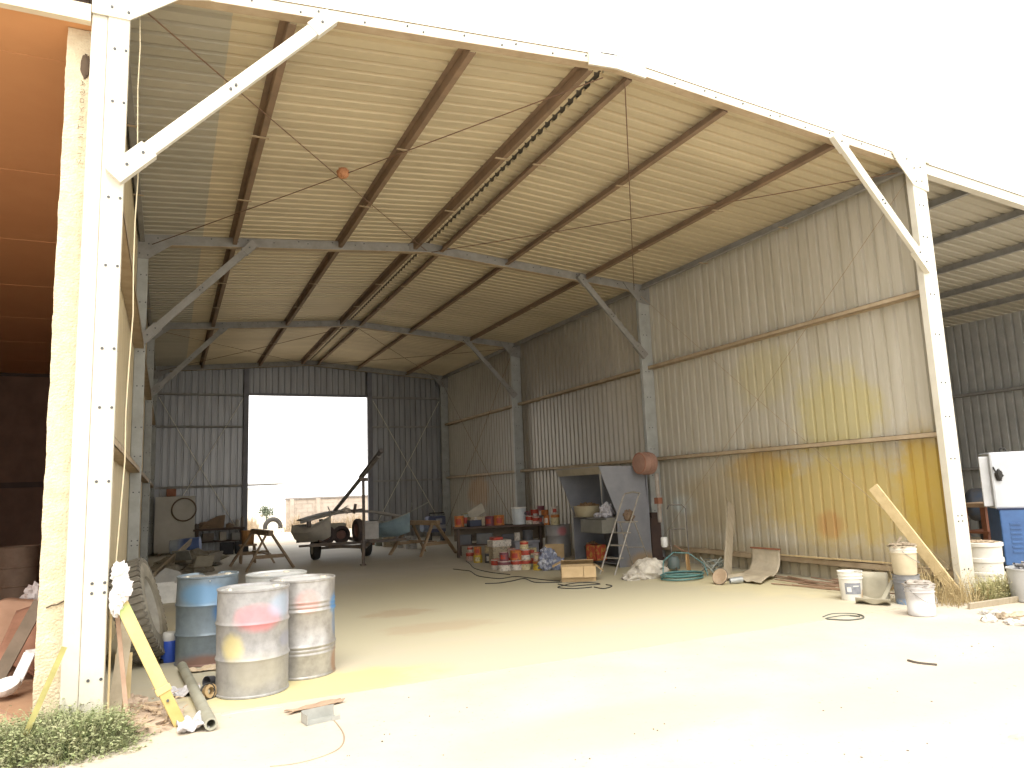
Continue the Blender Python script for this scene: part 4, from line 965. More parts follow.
# ---- hoses and cables across the floor
HB = BLACKW
wire('cable', [(453,569),(462,570),(470,571),(476,575),(484,577),(500,578.5),(515,576.5),(530,578),(546,580),(560,581)], .008, HB, 'black cable snaking over the floor from the right trestle towards the cardboard box', 'cable')
wire('cable', [(485,583.5),(498,583),(512,581),(524,578.5),(534,582),(548,582.5),(562,582)], .008, HB, 'black cable looping over the floor left of the cardboard box', 'cable')
wire('cable', [(558,584),(570,586),(585,585),(600,584),(590,582.6),(575,583),(565,585),(558,587.5),(575,588.5),(592,587)], .008, HB, 'tangled black cable in front of the cardboard box', 'cable')
wire('cable', [(594,587),(604,588.5),(612,586),(606,584.5)], .008, HB, 'short black cable end on the floor below the stepladder', 'cable')
wire('cable', [(466,561),(470,564),(474,568),(484,571),(496,573),(510,574.5)], .008, HB, 'black cable running along the front row of paint tins', 'cable')

# ---- trestles
def trestle(A, B, h, spread, label, m):
    A = Vector(A); B = Vector(B); d = (B-A).normalized(); n = Vector((-d.y, d.x, 0)); L_ = (B-A).length
    t = thing('trestle', label, 'trestle', A.lerp(B,.5))
    z = Vector((0,0,h))
    mb = MB(); mb.bar(A+z-d*.08, B+z+d*.08, .11, .12); obj('top_beam', mb, m, t, bevel=.005)
    for P, s in ((A,1),(B,-1)):
        for q in (-1,1):
            mb = MB(); mb.bar(P+d*(.10*s)+z*.99+n*(q*.05), P-d*(.06*s)+n*(q*spread), .09, .04, n); obj('leg', mb, m, t)
        mb = MB(); mb.bar(P+d*(.02*s)+n*(-spread*.62)+z*.36, P+d*(.02*s)+n*(spread*.62)+z*.36, .035, .08); obj('cross_brace', mb, m, t)
    mb = MB(); mb.bar(A+d*.06+z*.42, B-d*.06+z*.42, .09, .03); obj('stretcher', mb, m, t)
    return t
trestle((2.50,11.35,0), (2.30,12.9,0), .80, .52, 'dark timber trestle in the sunlight gap left of the boat trailer', WOODD)
trestle((6.60,11.75,0), (6.20,12.85,0), .80, .58, 'brown timber trestle right of the boat trailer', mat('brown trestle timber', (.36,.26,.16), (.26,.18,.11), .85, 0, 8))
p = aty(248,537,13.6); c = Vector((p.x, 13.6, 0))
t = thing('rusty_bin', 'orange-brown rusty bin beside the bench, left of the dark trestle', 'bin', c)
mb = MB(); mb.lathe([(.0,.46),(.14,.46),(.16,.80),(.165,.80),(.15,.80),(.13,.5),(0,.5)], c=c, seg=20); obj('body', mb, mat('orange rust', (.42,.22,.08), (.28,.14,.06), .85, 0, 8), t)
mb = MB(); mb.box(c.x-.2,c.x+.2,c.y-.16,c.y+.16,.42,.46); obj('board', mb, WOODD, t)
for sx in (-1,1):
    for sy in (-1,1):
        mb = MB(); mb.bar((c.x+sx*.17,c.y+sy*.13,0),(c.x+sx*.15,c.y+sy*.12,.43),.04,.04); obj('leg', mb, WOODD, t)

# ---- boat trailer with catamaran
TX, TY = 4.45, 13.0
DST = mat('dark trailer steel', (.10,.09,.085), (.16,.12,.09), .7, 0, 6)
t = thing('boat_trailer', 'dark two-wheeled trailer carrying the small catamaran', 'trailer', (TX,TY,0))
mb = MB(); mb.bar((3.72,TY,.28),(5.18,TY,.28),.06,.06); obj('axle', mb, DST, t)
for x in (3.80, 5.10):
    mb = MB(); mb.lathe([(0,-.05),(.10,-.07),(.16,-.085),(.24,-.085),(.262,-.06),(.268,0),(.262,.06),(.24,.085),(.16,.085),(.10,.07),(0,.05)], c=(x,TY,.268), axis=(1,.06,0), seg=32); w_ = obj('wheel', mb, DARK, t)
    for sg in (-1,1):
        mb = MB(); mb.lathe([(0,.095*sg),(.05,.095*sg),(.10,.08*sg),(.13,.088*sg)], c=(x,TY,.268), axis=(1,.06,0), seg=24); obj('hub', mb, mat('dusty rim paint', None), w_)
for y in (12.1,14.1):
    mb = MB(); mb.bar((3.5,y,.42),(5.9,y,.42),.06,.07); obj('cross_member', mb, DST, t)
for x in (3.95,4.95):
    mb = MB(); mb.bar((x,12.05,.40),(x,14.2,.40),.06,.08); obj('side_rail', mb, DST, t)
    mb = MB(); mb.bar((x,12.1,.38),(4.55,10.9,.38),.06,.07); obj('drawbar_arm', mb, DST, t)
mb = MB(); mb.bar((3.3,12.4,.40),(3.65,12.4,.40),.10,.05); mb.bar((3.6,12.4,.42),(3.95,12.4,.42),.05,.05); obj('hull_support', mb, DST, t)
mb = MB(); mb.bar((5.4,12.4,.40),(5.9,12.4,.40),.10,.05); obj('hull_support', mb, DST, t)
mb = MB(); mb.tube([(4.42,10.55,0),(4.48,10.7,1.0),(4.50,10.8,1.95)], .035, 8); mb.box(4.36,4.48,10.5,10.62,0,.03); mb.bar((4.42,10.8,1.93),(4.60,10.8,1.93),.06,.08); obj('mast_prop', mb, DST, t)
tyr = mat('dark spare tyre', (.05,.04,.04), (.09,.065,.055), .85, 0, 8)
def small_tyre(c, ax, r, w, label, grp=None):
    c = Vector(c); t = thing('spare_tyre', label, 'tyre', c, grp)
    mb = MB(); mb.lathe([(r*.58,-w*.35),(r*.72,-w*.5),(r*.92,-w*.46),(r,-w*.28),(r*1.005,0),(r,w*.28),(r*.92,w*.46),(r*.72,w*.5),(r*.58,w*.35),(r*.54,0),(r*.58,-w*.35)], c=c, axis=ax, seg=32); obj('carcass', mb, tyr, t)
    mb = MB(); mb.lathe([(r*.56,-w*.3),(r*.5,-w*.1),(r*.2,0),(0,0)], c=c, axis=ax, seg=24); obj('rim', mb, mat('rust red rim', (.20,.10,.08), (.14,.07,.05)), t)
small_tyre((3.98,12.6,.62), (.15,-1,.15), .24, .16, 'dark spare tyre lying on the trailer beside the left hull')
small_tyre((4.40,12.75,.60), (-.2,-1,.3), .22, .16, 'dark spare tyre tilted in the middle of the trailer')
small_tyre((4.66,12.05,.72), (1,.12,0), .28, .15, 'dark spare tyre standing upright on the trailer')
def hull(bow, az, L_, label, m, deck):
    # lofted V hull: stations from stern to bow, with the bow raked upward
    t = thing('catamaran_hull', label, 'boat hull', (bow[0], bow[1], .44))
    d = Vector((math.sin(az), math.cos(az), 0)); n = Vector((d.y, -d.x, 0)); B = Vector(bow)
    secs = []
    for k in range(16):
        f = k/12; s = L_*(1-f); wd_ = .30*(1-f**3.5)+.008; keel = .44+.06*f+.30*max(0,f-.62)**1.6*1.6; sheer = .76+.36*f**2.2+.16*(1-f)**2
        c = B-d*s
        secs.append([c+n*wd_*.9+Vector((0,0,sheer-.03)), c+n*wd_+Vector((0,0,(keel+sheer)/2+.04)), c+n*wd_*.62+Vector((0,0,keel+.09)), c+Vector((0,0,keel)),
                     c-n*wd_*.62+Vector((0,0,keel+.09)), c-n*wd_+Vector((0,0,(keel+sheer)/2+.04)), c-n*wd_*.9+Vector((0,0,sheer-.03))])
    mb = MB(); vs = [p for s_ in secs for p in s_]; w = 7
    fs = [(i*w+j, (i+1)*w+j, (i+1)*w+j+1, i*w+j+1) for i in range(12) for j in range(w-1)]+[tuple(range(w)), tuple(12*w+j for j in range(w))[::-1]]
    mb.add(vs, fs, True); obj('hull_shell', mb, m, t, solid=.006)
    mb = MB()
    for i in range(12):
        a, b, c, e = secs[i][0], secs[i+1][0], secs[i+1][6], secs[i][6]
        mb.add([a+Vector((0,0,-.02)), b+Vector((0,0,-.02)), c+Vector((0,0,-.02)), e+Vector((0,0,-.02))], [(0,1,2,3)], True)
    obj('deck', mb, deck, t, solid=.008)
    mb = MB(); mb.tube([s_[0] for s_ in secs], .012, 6); mb.tube([s_[6] for s_ in secs], .012, 6); obj('gunwale', mb, mat('pale gunwale', (.46,.45,.42)), t)
    return t
hull((4.02,12.2,0), R(152), 1.15, 'grey-beige hull on the left side of the catamaran', mat('grey beige hull', (.44,.41,.35), (.34,.32,.29), .5, 0, 4), mat('dull deck', (.30,.29,.27)))
hull((6.0,12.1,0), R(150), 1.5, 'blue-grey hull on the right side of the catamaran', mat('blue grey hull', (.26,.36,.40), (.20,.27,.31), .5, 0, 4), mat('dull deck', None))
t = thing('trampoline_deck', 'dark arched cross deck joining the two catamaran hulls', 'deck', (4.7,12.9,.9))
mb = MB()
mb.sheetgrid(lambda i, j: Vector((3.42+2.45*i, 12.45+1.1*j, .99+.21*math.sin(math.pi*min(1, i*1.02)))), 20, 4); obj('panel', mb, mat('dark trampoline', (.17,.16,.15), (.23,.21,.19), .8), t, solid=.03)
mb = MB(); mb.tube([(3.34+2.6*i/14, 12.44, .965+.21*math.sin(math.pi*i/14)) for i in range(15)], .035, 8); obj('front_beam', mb, mat('grey beam', (.28,.26,.24)), t)
for x in (3.55, 3.85, 5.7):
    mb = MB(); mb.cyl((x,12.5,.84),(x,12.5,1.02),.055); obj('beam_post', mb, DST, t)
mb = MB(); mb.bar((4.62,12.3,1.12),(4.66,12.28,1.36),.06,.06); mb.bar((4.45,12.4,1.18),(4.85,12.4,1.22),.05,.04); obj('mast_step', mb, DST, t)
mb = MB(); mb.blob((4.46,12.38,1.20),.09,.06,.07,.4,4,3,floor=0); obj('rope_bundle', mb, mat('pale bundle', (.50,.44,.38)), t)
t = thing('boat_mast', 'dark mast sloping up from the catamaran deck over the prop to the right', 'mast', (4.36,13.0,1.26))
a = Vector((4.33,13.2,1.20)); b = Vector((4.72,10.2,2.44)); 
mb = MB(); mb.tube([a, a.lerp(b,.5), b], .048, 10); obj('spar', mb, mat('grey spar', (.26,.24,.22), (.16,.15,.14), .5), t)
mb = MB(); mb.tube([a.lerp(b,.62)+Vector((0,0,.03)), b+Vector((0,0,.05)), b+(b-a).normalized()*.16+Vector((0,0,.06))], .055, 8); obj('sail_wrap', mb, mat('dark sail wrap', (.11,.10,.10)), t)
t = thing('white_box', 'white box sitting on the trailer between the spare tyre and blue-grey hull', 'box', (5.0,12.75,.43))
mb = MB(); mb.box(4.78,5.32,12.55,12.95,.44,.86); obj('body', mb, mat('dull white box', (.50,.48,.45), (.40,.38,.36), .6), t, bevel=.02)
mb = MB(); mb.box(4.76,5.34,12.53,12.97,.86,.90); obj('lid', mb, mat('dull white box', None), t)
mb = MB(); mb.box(4.86,4.90,12.535,12.55,.72,.80); obj('latch', mb, DARK, t)
t = thing('beige_crate', 'beige crate on the trailer behind the upright spare tyre', 'crate', (4.35,13.6,.44))
mb = MB(); tray(mb, 4.05,4.66,13.4,13.8,.44,.86); obj('body', mb, mat('beige crate', (.48,.43,.32)), t)
mb = MB(); mb.torus((4.05,13.6,.74), .03, .008, (1,0,0), 14); obj('handle', mb, DARK, t)

# ---- left rear corner
t = thing('white_board', 'white board panel standing in the back left corner', 'panel', (.6,18.7,.05))
mb = MB(); mb.box(.05,1.16,18.66,18.72,.06,1.75); obj('board', mb, mat('dull white board', (.50,.48,.43), (.42,.40,.35), .7, 0, 2), t)
for x in (.15,1.0):
    mb = MB(); mb.box(x,x+.08,18.55,18.85,0,.06); obj('foot', mb, WOODD, t)
mb = MB(); mb.torus((.85,18.60,1.34),.34,.022,(.05,-1,.05),36); tag(obj('steel_hoop', mb, mat('brown hoop', (.14,.10,.07)), None, loc=(.85,18.6,1.0)), 'brown steel hoop hanging in front of the white board panel', 'hoop')
mb = MB(); mb.box(.30,.66,19.28,19.45,2.07,2.12) if False else mb.box(.35,.62,18.62,18.78,1.752,1.98); mb.box(.38,.59,18.61,18.64,1.78,1.95)
tag(obj('rusty_box', mb, RUST, None, loc=(.48,18.7,1.752), bevel=.01), 'small rusty box perched on top of the white board panel', 'box')
p = aty(184,545,16.2)
t = thing('blue_barrel', 'blue and pale barrel lying on its side in front of the white board panel', 'barrel', (.86,16.2,.0))
mb = MB(); mb.lathe([(0,0),(.19,0),(.20,.02),(.205,.22),(.215,.24),(.205,.26),(.205,.5),(.215,.52),(.205,.54),(.20,.74),(.19,.76),(0,.76)], c=(.50,16.4,.34), axis=(1,-.22,.08), seg=30)
obj('body', mb, mat('blue barrel', (.08,.14,.34), (.06,.10,.26), .5, stains=[((.55,16.4,.4),(.35,.4,.4),(.40,.45,.50),.9,.5)]), t)
mb = MB(); mb.box(.55,1.15,16.1,16.5,0,.10); obj('chock', mb, WOODD, t)
mb = MB(); mb.torus((.50,16.4,.34), .195, .012, (1,-.22,.08)); obj('rim', mb, GREY, t)
stick('sloping_plank', (.16,11.2,.06), (.95,14.6,.56), .16, .04, WOOD, 'weathered plank sloping up over the rubble in front of the blue barrel', 'plank')
mb = MB(); mb.blob((.95,14.2,.0),.75,.9,.34,.45,2.6,41,0,36,16); mb.blob((.35,12.2,.0),.40,.9,.22,.45,3,42,0,30,14); mb.blob((1.05,12.3,0),.35,.5,.16,.4,3,43,0)
tag(obj('rubble_heap', mb, mat('grey brown rubble', (.30,.27,.21), (.20,.18,.14), .95, 0, 7, bump=.4, bsc=30), None, loc=(.9,13.8,0)), 'grey-brown heap of rubble and sacks on the floor along the left wall', 'rubble', None, 'stuff')
for i, (x, y, z, rx, rz, cc) in enumerate(((1.15,11.7,.26,-55,20,(.40,.36,.28)),(.72,12.9,.34,-50,-25,(.26,.25,.21)),(1.45,13.4,.22,-60,35,(.33,.31,.27)))):
    mb = MB(); mb.obox((x,y,z), .40,.28,.03, (R(rx),0,R(rz)))
    tag(obj('board_offcut', mb, mat('offcut board %d' % i, cc), None, loc=(x,y,z-.2)), ['tan board offcut tilted at the near edge of the rubble heap','dark grey board offcut tilted midway along the rubble heap','grey board offcut tilted at the far right of the rubble heap'][i], 'board')
t = thing('cluttered_bench', 'dark low workbench cluttered with scrap in front of the back wall, left of the doorway', 'bench', (1.9,18.9,0))
mb = MB(); mb.box(1.12,2.62,18.6,19.2,.66,.72); obj('bench_top', mb, DARKW, t)
for x in (1.2,2.5):
    for y in (18.66,19.1):
        mb = MB(); mb.box(x,x+.08,y,y+.08,0,.66); obj('leg', mb, DARKW, t)
mb = MB(); mb.box(1.25,2.55,18.65,19.15,.30,.33); obj('lower_shelf', mb, DARKW, t)
SC = [mat('scrap dark', (.12,.10,.09), (.18,.15,.12)), mat('scrap brown', (.24,.16,.10), (.17,.12,.08)), mat('scrap pale', (.42,.39,.33), (.33,.30,.26)), mat('scrap grey', (.25,.25,.24))]
mb = MB(); mb.prism([(1.3,.722),(2.0,.722),(2.05,1.12),(1.85,1.10),(1.45,.90)], lambda a_, b_, k: (a_, k, b_), 18.75, 18.98); mb.blob((1.5,18.9,.8),.25,.15,.12,.4,4,4,floor=.722)
tag(obj('engine_cover', mb, SC[1], None, loc=(1.7,18.9,.72)), 'dark brown triangular machine cover lying on the cluttered bench', 'machine part')
for i, (x, w, h, k, lb) in enumerate(((1.22,.16,.14,0,'black lump at the left end of the cluttered bench'),(2.18,.22,.12,1,'brown flat box midway on the cluttered bench'),(2.42,.12,.22,2,'pale tin near the doorway end of the cluttered bench'),(2.55,.10,.30,0,'dark upright can at the doorway end of the cluttered bench'))):
    mb = MB(); mb.lathe([(0,0),(w*.5,0),(w*.5,h*.9),(w*.42,h),(0,h)], c=(x,18.85-.12*(i%2),.722), seg=16); mb.lathe([(w*.2,h),(w*.2,h+.03),(0,h+.03)], c=(x,18.85-.12*(i%2),.722), seg=10)
    tag(obj('bench_clutter', mb, SC[k], None, loc=(x,18.85,.722)), lb, 'clutter')
for i, (x, w, h, k, lb) in enumerate(((1.55,.34,.24,0,'black crate on the lower shelf of the cluttered bench, left end'),(1.98,.20,.26,2,'pale tub on the lower shelf of the cluttered bench, centre'),(2.36,.26,.22,3,'grey box on the lower shelf of the cluttered bench, right end'))):
    mb = MB(); tray(mb, x-w/2,x+w/2,18.68,18.98,.332,.332+h); tag(obj('storage_crate', mb, SC[k], None, loc=(x,18.8,.332)), lb, 'crate')
for i, (x, y, lb) in enumerate(((2.0,17.3,'black open milk crate on the floor before the cluttered bench, left one'),(2.42,17.4,'black open milk crate on the floor before the cluttered bench, right one'))):
    mb = MB(); tray(mb, x-.18,x+.18,y-.18,y+.18,0,.34,.02)
    for q in range(4): mb.box(x-.185,x+.185,y-.186,y-.18,.05+.08*q,.075+.08*q)
    tag(obj('milk_crate', mb, plain('black crate plastic', (.04,.04,.045)), None, loc=(x,y,0)), lb, 'crate')
# ---- behind the right trestle
t = thing('outboard_engine', 'dark blue engine unit on a stand behind the brown trestle', 'engine', (8.35,16.9,0))
mb = MB(); mb.box(8.05,8.65,16.7,17.1,.28,.80); obj('housing', mb, mat('dark blue housing', (.05,.07,.16), (.09,.10,.15), .5, 0, 6), t, bevel=.05)
mb = MB(); mb.box(8.10,8.62,16.66,16.7,.40,.52); mb.box(8.3,8.5,16.66,16.7,.58,.72); obj('grille', mb, GREY, t)
mb = MB(); mb.cyl((7.85,16.8,.45),(8.05,16.85,.45),.13); obj('pulley', mb, mat('blue grey pulley', (.20,.23,.30)), t)
for x in (8.12,8.56):
    mb = MB(); mb.box(x,x+.06,16.75,17.05,0,.28); obj('leg', mb, DARK, t)
mb = MB(); mb.tube([(8.1,16.75,.82),(8.1,16.75,.90),(8.6,16.75,.90),(8.6,16.75,.82)], .02, 8); obj('handle', mb, DARK, t)
def tin(loc, r, h, bm, lm, label, grp, band=None, name='paint_tin', lidc=True):
    t = thing(name, label, 'tin', loc, grp)
    mb = MB(); mb.lathe([(0,0),(r*.98,0),(r*1.02,.004),(r*1.02,.010),(r,.014),(r,h-.016),(r*1.02,h-.012),(r*1.02,h-.004),(r*.9,h),(r*.86,h-.008)], c=loc, seg=20); obj('body', mb, bm, t)
    mb = MB(); mb.lathe([(r*.88,h-.01),(r*.86,h+.002),(r*.78,h+.002),(r*.74,h-.006),(0,h-.006)], c=loc, seg=20); obj('lid', mb, lm, t)
    if band is not None:
        z0, z1, bmm = band
        mb = MB(); mb.lathe([(r*1.006,z0*h),(r*1.012,z0*h+.001),(r*1.012,z1*h-.001),(r*1.006,z1*h)], c=loc, seg=20); obj('label', mb, bmm, t)
    elif grp in (G1, G2):
        a0 = 195+(h*1000 % 31); lm_ = [WHT, CRM, RED, YLW][int(r*1000+h*100) % 4]
        if lm_ is bm: lm_ = TIN
        obj('label', wrap(Vector(loc), r*1.012, R(a0), R(a0+62), h*.22, h*.72), lm_, t)
    return t
G1 = 'paint tins on the floor by the long bench'; G2 = 'tins on the long bench'
def C_(n, c, c2=None):
    c = tuple(x*.82 for x in c)
    return mat('tin '+n, c, c2 or tuple(x*.45+.04 for x in c), .5, 0, 26, lo=.52, hi=.6)
RED = C_('red', (.46,.06,.035)); WHT = C_('white', (.66,.60,.52)); PNK = C_('pink white', (.62,.44,.38)); YLW = C_('yellow', (.62,.44,.05)); ORG = C_('orange', (.60,.20,.05))
DGR = C_('dark grey', (.10,.10,.11)); BGE = C_('beige', (.46,.38,.26)); GGR = C_('grey green', (.30,.33,.28)); MRN = C_('maroon', (.22,.07,.09)); CRM = C_('cream', (.64,.55,.32)); TIN = C_('bare metal', (.48,.47,.44), (.38,.37,.34))
G1 = 'paint tins on the floor by the long bench'
# (pixel of base, radius, height, body, lid, band, description)
floor_tins = [
 ((470.5,561),.10,.19,PNK,RED,(.55,.95,RED),'pinkish paint tin at the left end of the front row',(.065,.12,WHT,RED,'small white tin stacked on the leftmost pinkish tin')),
 ((478,563),.10,.17,YLW,RED,(.0,.0,None),'yellow paint tin second from the left end of the front row',(.085,.17,ORG,RED,'orange-red tin stacked on the yellow tin second from the left')),
 ((489.5,563),.10,.20,DGR,DGR,None,'dark grey paint tin third from the left in the front row',(.10,.17,BGE,BGE,'beige tin stacked on the dark grey tin')),
 ((496.5,570),.105,.20,WHT,RED,(.45,.9,RED),'white tin streaked red, left of the bright white tin',None),
 ((504.5,571.5),.125,.19,WHT,RED,(.62,.98,MRN),'bright white tin with a maroon band, nearest the camera',(.09,.16,MRN,PNK,'maroon tin stacked on the bright white banded tin')),
 ((512,566),.09,.21,PNK,RED,(.5,.8,RED),'pink and red tin behind the bright white banded tin',(.09,.14,PNK,RED,'pinkish tin stacked on the pink and red tin')),
 ((516.5,570.5),.115,.19,WHT,RED,(.58,.95,RED),'white tin with a broad red band, right of centre',(.115,.19,ORG,RED,'orange and red tin stacked on the broad red banded tin')),
 ((526,570),.115,.19,CRM,RED,(.6,.95,RED),'cream tin with a red band, third from the right end',(.105,.20,WHT,RED,'white and red tin stacked on the cream red-banded tin')),
 ((532.5,566),.10,.22,GGR,GGR,None,'grey-green tin behind the yellow tin at the right',(.10,.14,CRM,GGR,'cream tin stacked on the grey-green tin')),
 ((538.5,570.5),.105,.17,YLW,RED,(.75,1.,RED),'yellow tin with a red top at the right end of the row',(.085,.16,PNK,RED,'pink and white tin stacked on the yellow tin at the right end')),
]
for (uv, r, h, bm, lm, band, lb, top) in floor_tins:
    q = gp(*uv); d = Vector((q.x-CX, q.y-CY, 0)).normalized(); c = Vector((q.x, q.y, 0))+d*r
    tin(c, r, h, bm, lm, lb, G1, band if band and band[2] else None)
    if top:
        r2, h2, b2, l2, lb2 = top
        tin(Vector((c.x, c.y, h+.003)), r2, h2, b2, l2, lb2, G1, (.45,.9,RED) if b2 in (WHT,) else None)
# third layer
q = gp(526,570); d = Vector((q.x-CX, q.y-CY, 0)).normalized(); c = Vector((q.x-.02,q.y,0))+d*.115
tin(Vector((c.x,c.y,.397)), .085, .15, CRM, RED, 'cream tin with a red top, topmost of the stack of three', G1, (.6,.98,RED))
t = thing('white_carton', 'pale flat carton with a red top on the boxes behind the floor tins', 'carton', (6.95,8.6,.0))
mb = MB(); mb.box(6.72,7.12,8.45,8.7,.0,.36); obj('body', mb, BGE, t, bevel=.006)
mb = MB(); mb.box(6.70,7.14,8.42,8.72,.36,.50); obj('top_box', mb, WHT, t, bevel=.006)
mb = MB(); mb.box(6.74,6.96,8.46,8.68,.50,.56); obj('red_pack', mb, RED, t)
t = thing('grey_toolbox', 'grey toolbox under the long bench with black and white things on top', 'toolbox', (7.9,9.3,0))
mb = MB(); mb.box(7.55,8.15,9.1,9.5,.0,.34); obj('body', mb, GREY, t, bevel=.01)
mb = MB(); mb.box(7.53,8.17,9.08,9.52,.34,.40); obj('lid', mb, GREY, t, bevel=.01)
mb = MB(); mb.tube([(7.75,9.07,.30),(7.75,9.03,.30),(7.95,9.03,.30),(7.95,9.07,.30)], .008, 6); obj('handle', mb, DARK, t)
tin((7.70,9.3,.402), .07,.18, WHT, DGR, 'small white tin on the grey toolbox under the bench', None)
tin((7.98,9.32,.402), .12,.22, DGR, DGR, 'black tin on the grey toolbox under the bench', None)
# plastic bag
c = gp(551,571); c = Vector((c.x+.05, c.y+.2, 0))
mb = MB(); mb.blob((c.x,c.y,.16),.20,.18,.20,.5,3.2,51,0,30,18); mb.blob((c.x+.17,c.y-.08,.10),.14,.12,.13,.5,4,53,0); mb.blob((c.x-.05,c.y,.30),.10,.09,.12,.6,4,55,0)
tag(obj('plastic_bag', mb, mat('blue grey bag', (.20,.22,.30), (.52,.53,.58), .35, 0, 9, lo=.48, hi=.6), None, loc=c), 'crumpled blue-grey and white plastic bag right of the floor tins', 'bag')
# pink-stained drum near the cabinet
c = Vector((8.62,9.02,0))
t = thing('oil_drum', 'grey drum with a pink paint stain, between the bench and grey cabinet', 'drum', c)
mb = MB(); r = .285; h = .72
mb.lathe([(r-.02,.01),(r,0),(r+.006,.01),(r,.02),(r,.23),(r+.011,.245),(r,.26),(r,.47),(r+.011,.485),(r,.50),(r,h-.02),(r+.007,h-.01),(r,h),(r-.01,h-.02)], c=c, seg=40)
obj('body', mb, mat('grey pink drum', (.34,.33,.33), (.28,.27,.27), .5, .1, 5, stains=[((8.58,8.74,.58),(.14,.3,.13),(.46,.16,.18),.9,.5),((8.4,8.85,.15),(.2,.3,.2),(.42,.34,.24),.7,.6)]), t)
mb = MB(); mb.lathe([(r-.01,h-.02),(.2,h-.018),(0,h-.018)], c=c, seg=40); obj('lid', mb, GREY, t)
# brown folded cardboard leaning before the drum
mb = MB(); mb.obox((8.15,8.35,.17), .42,.03,.34,(R(-14),0,R(-30)));  tag(obj('cardboard_sheet', mb, CARD, None, loc=(8.15,8.35,0)), 'piece of brown cardboard leaning against the pink-stained drum', 'cardboard')

# ---- long bench
t = thing('long_bench', 'long dark bench crowded with tins and boxes in front of the right wall', 'bench', (7.6,10.4,0))
A = Vector((6.58,10.55,0)); B = Vector((8.62,9.62,0)); d = (B-A).normalized(); n = Vector((-d.y,d.x,0))
mb = MB(); mb.bar(A+n*.35+Vector((0,0,.70)), B+n*.35+Vector((0,0,.70)), .70, .045); obj('bench_top', mb, DARKW, t)
for f in (.06,.94):
    for q in (.06,.62):
        P = A.lerp(B,f)+n*q; mb = MB(); mb.bar(P, P+Vector((0,0,.68)), .06,.06); obj('leg', mb, DARKW, t)
mb = MB(); mb.bar(A+n*.35+Vector((0,0,.28))+d*.1, B+n*.35+Vector((0,0,.28))-d*.1, .55, .03); obj('lower_shelf', mb, DARKW, t)
mb = MB(); mb.bar(A+n*.6+Vector((0,0,.5)), B+n*.6+Vector((0,0,.5)), .02, .30); obj('back_board', mb, mat('dim brown board', (.22,.17,.12)), t)
def on_bench(u, off=.14): 
    # walk along the bench until the column of the picture is met
    best = min(range(101), key=lambda k: abs(px_of(A.lerp(B,k/100)+n*off+Vector((0,0,.75)))-u))
    P = A.lerp(B,best/100)+n*off; return Vector((P.x, P.y, .7235))
def px_of(P):
    q = Vector(P)-EYE; return 512+FPX*(q.dot(rt2)/q.dot(fw))
G2 = 'tins on the long bench'
for u, off, r, h, bm, lm, lb, band in (
    (459,.16,.12,.26,ORG,BGE,'orange tin at the left end of the long bench',None),
    (466,.34,.12,.30,GGR,YLW,'grey-green tin with a yellow top behind the left end orange tin',None),
    (490,.22,.12,.22,MRN,RED,'maroon tin midway along the long bench, left of an orange tin',None),
    (499.5,.18,.13,.24,ORG,YLW,'orange tin midway along the long bench',None),
    (530,.14,.09,.20,WHT,RED,'white and red tin just right of the big white pail on the bench',(.45,.9,RED)),
    (535,.30,.10,.34,RED,WHT,'tall red tin behind the white and red tins on the bench',None),
    (536,.12,.09,.18,PNK,RED,'pinkish white tin in the front row of the bench cluster',(.4,.8,RED)),
    (541,.16,.09,.20,DGR,TIN,'dark tin in the front row of the bench cluster',None),
    (541,.34,.09,.42,MRN,PNK,'tall maroon tin with a pale lid at the back of the bench cluster',None),
    (546,.22,.09,.32,ORG,RED,'orange tin at the right of the bench cluster',(.1,.3,YLW)),
    (546,.10,.085,.17,TIN,TIN,'bare metal tin at the right front of the bench cluster',None),
    (527,.32,.09,.30,MRN,RED,'maroon tin directly right of the big white pail on the bench',None),
    (550,.30,.08,.24,RED,ORG,'red tin at the far right end of the bench, by the drum',None)):
    tin(on_bench(u,off), r, h, bm, lm, lb, G2, band)
c = on_bench(519,.25)
t = pail(c, mat('pale blue white pail', (.62,.67,.70), (.52,.57,.60), .45, 0, 5), 'big bluish-white pail standing on the long bench', .17, .40, handle=False, lid=WHITEP)
mb = MB(); mb.blob((c.x+.10,c.y-.155,c.z+.26),.03,.02,.035,.4,3,2,floor=0,seg=12,rings=8); obj('dark_spot', mb, DGR, t)
c = on_bench(476,.3); t = thing('carton', 'beige carton on the long bench with an open tilted lid', 'carton', c)
mb = MB(); tray(mb, c.x-.22,c.x+.22,c.y-.18,c.y+.18,c.z,c.z+.22); obj('body', mb, BGE, t)
mb = MB(); mb.obox((c.x+.02,c.y+.02,c.z+.34), .44,.03,.26,(R(20),R(-28),0)); obj('flap', mb, mat('pale carton', (.48,.44,.36)), t)
c = on_bench(476,.06); t = thing('blue_black_box', 'dark blue box holding a white jar at the front edge of the long bench', 'box', c)
mb = MB(); tray(mb, c.x-.17,c.x+.15,c.y-.02,c.y+.14,c.z,c.z+.15); obj('body', mb, mat('dark blue box', (.06,.07,.11)), t)
mb = MB(); mb.lathe([(0,0),(.05,0),(.05,.14),(.035,.16),(.035,.20),(0,.20)], c=(c.x+.02,c.y+.06,c.z+.015), seg=14); obj('jar', mb, WHT, t)
# tin standing on the pink drum, with a white capped jar on top
c = Vector((8.52,8.95,.724)) 
tin(c, .105,.24, CRM, RED, 'cream tin standing on the pink-stained drum', G2, (.7,.95,ORG))
tin(Vector((c.x,c.y,.968)), .085,.17, WHT, WHT, 'white jar on top of the cream tin on the pink-stained drum', G2)
tin(Vector((8.38,9.10,.724)), .07,.22, ORG, MRN, 'narrow orange tin on the pink-stained drum, left of the cream tin', G2)
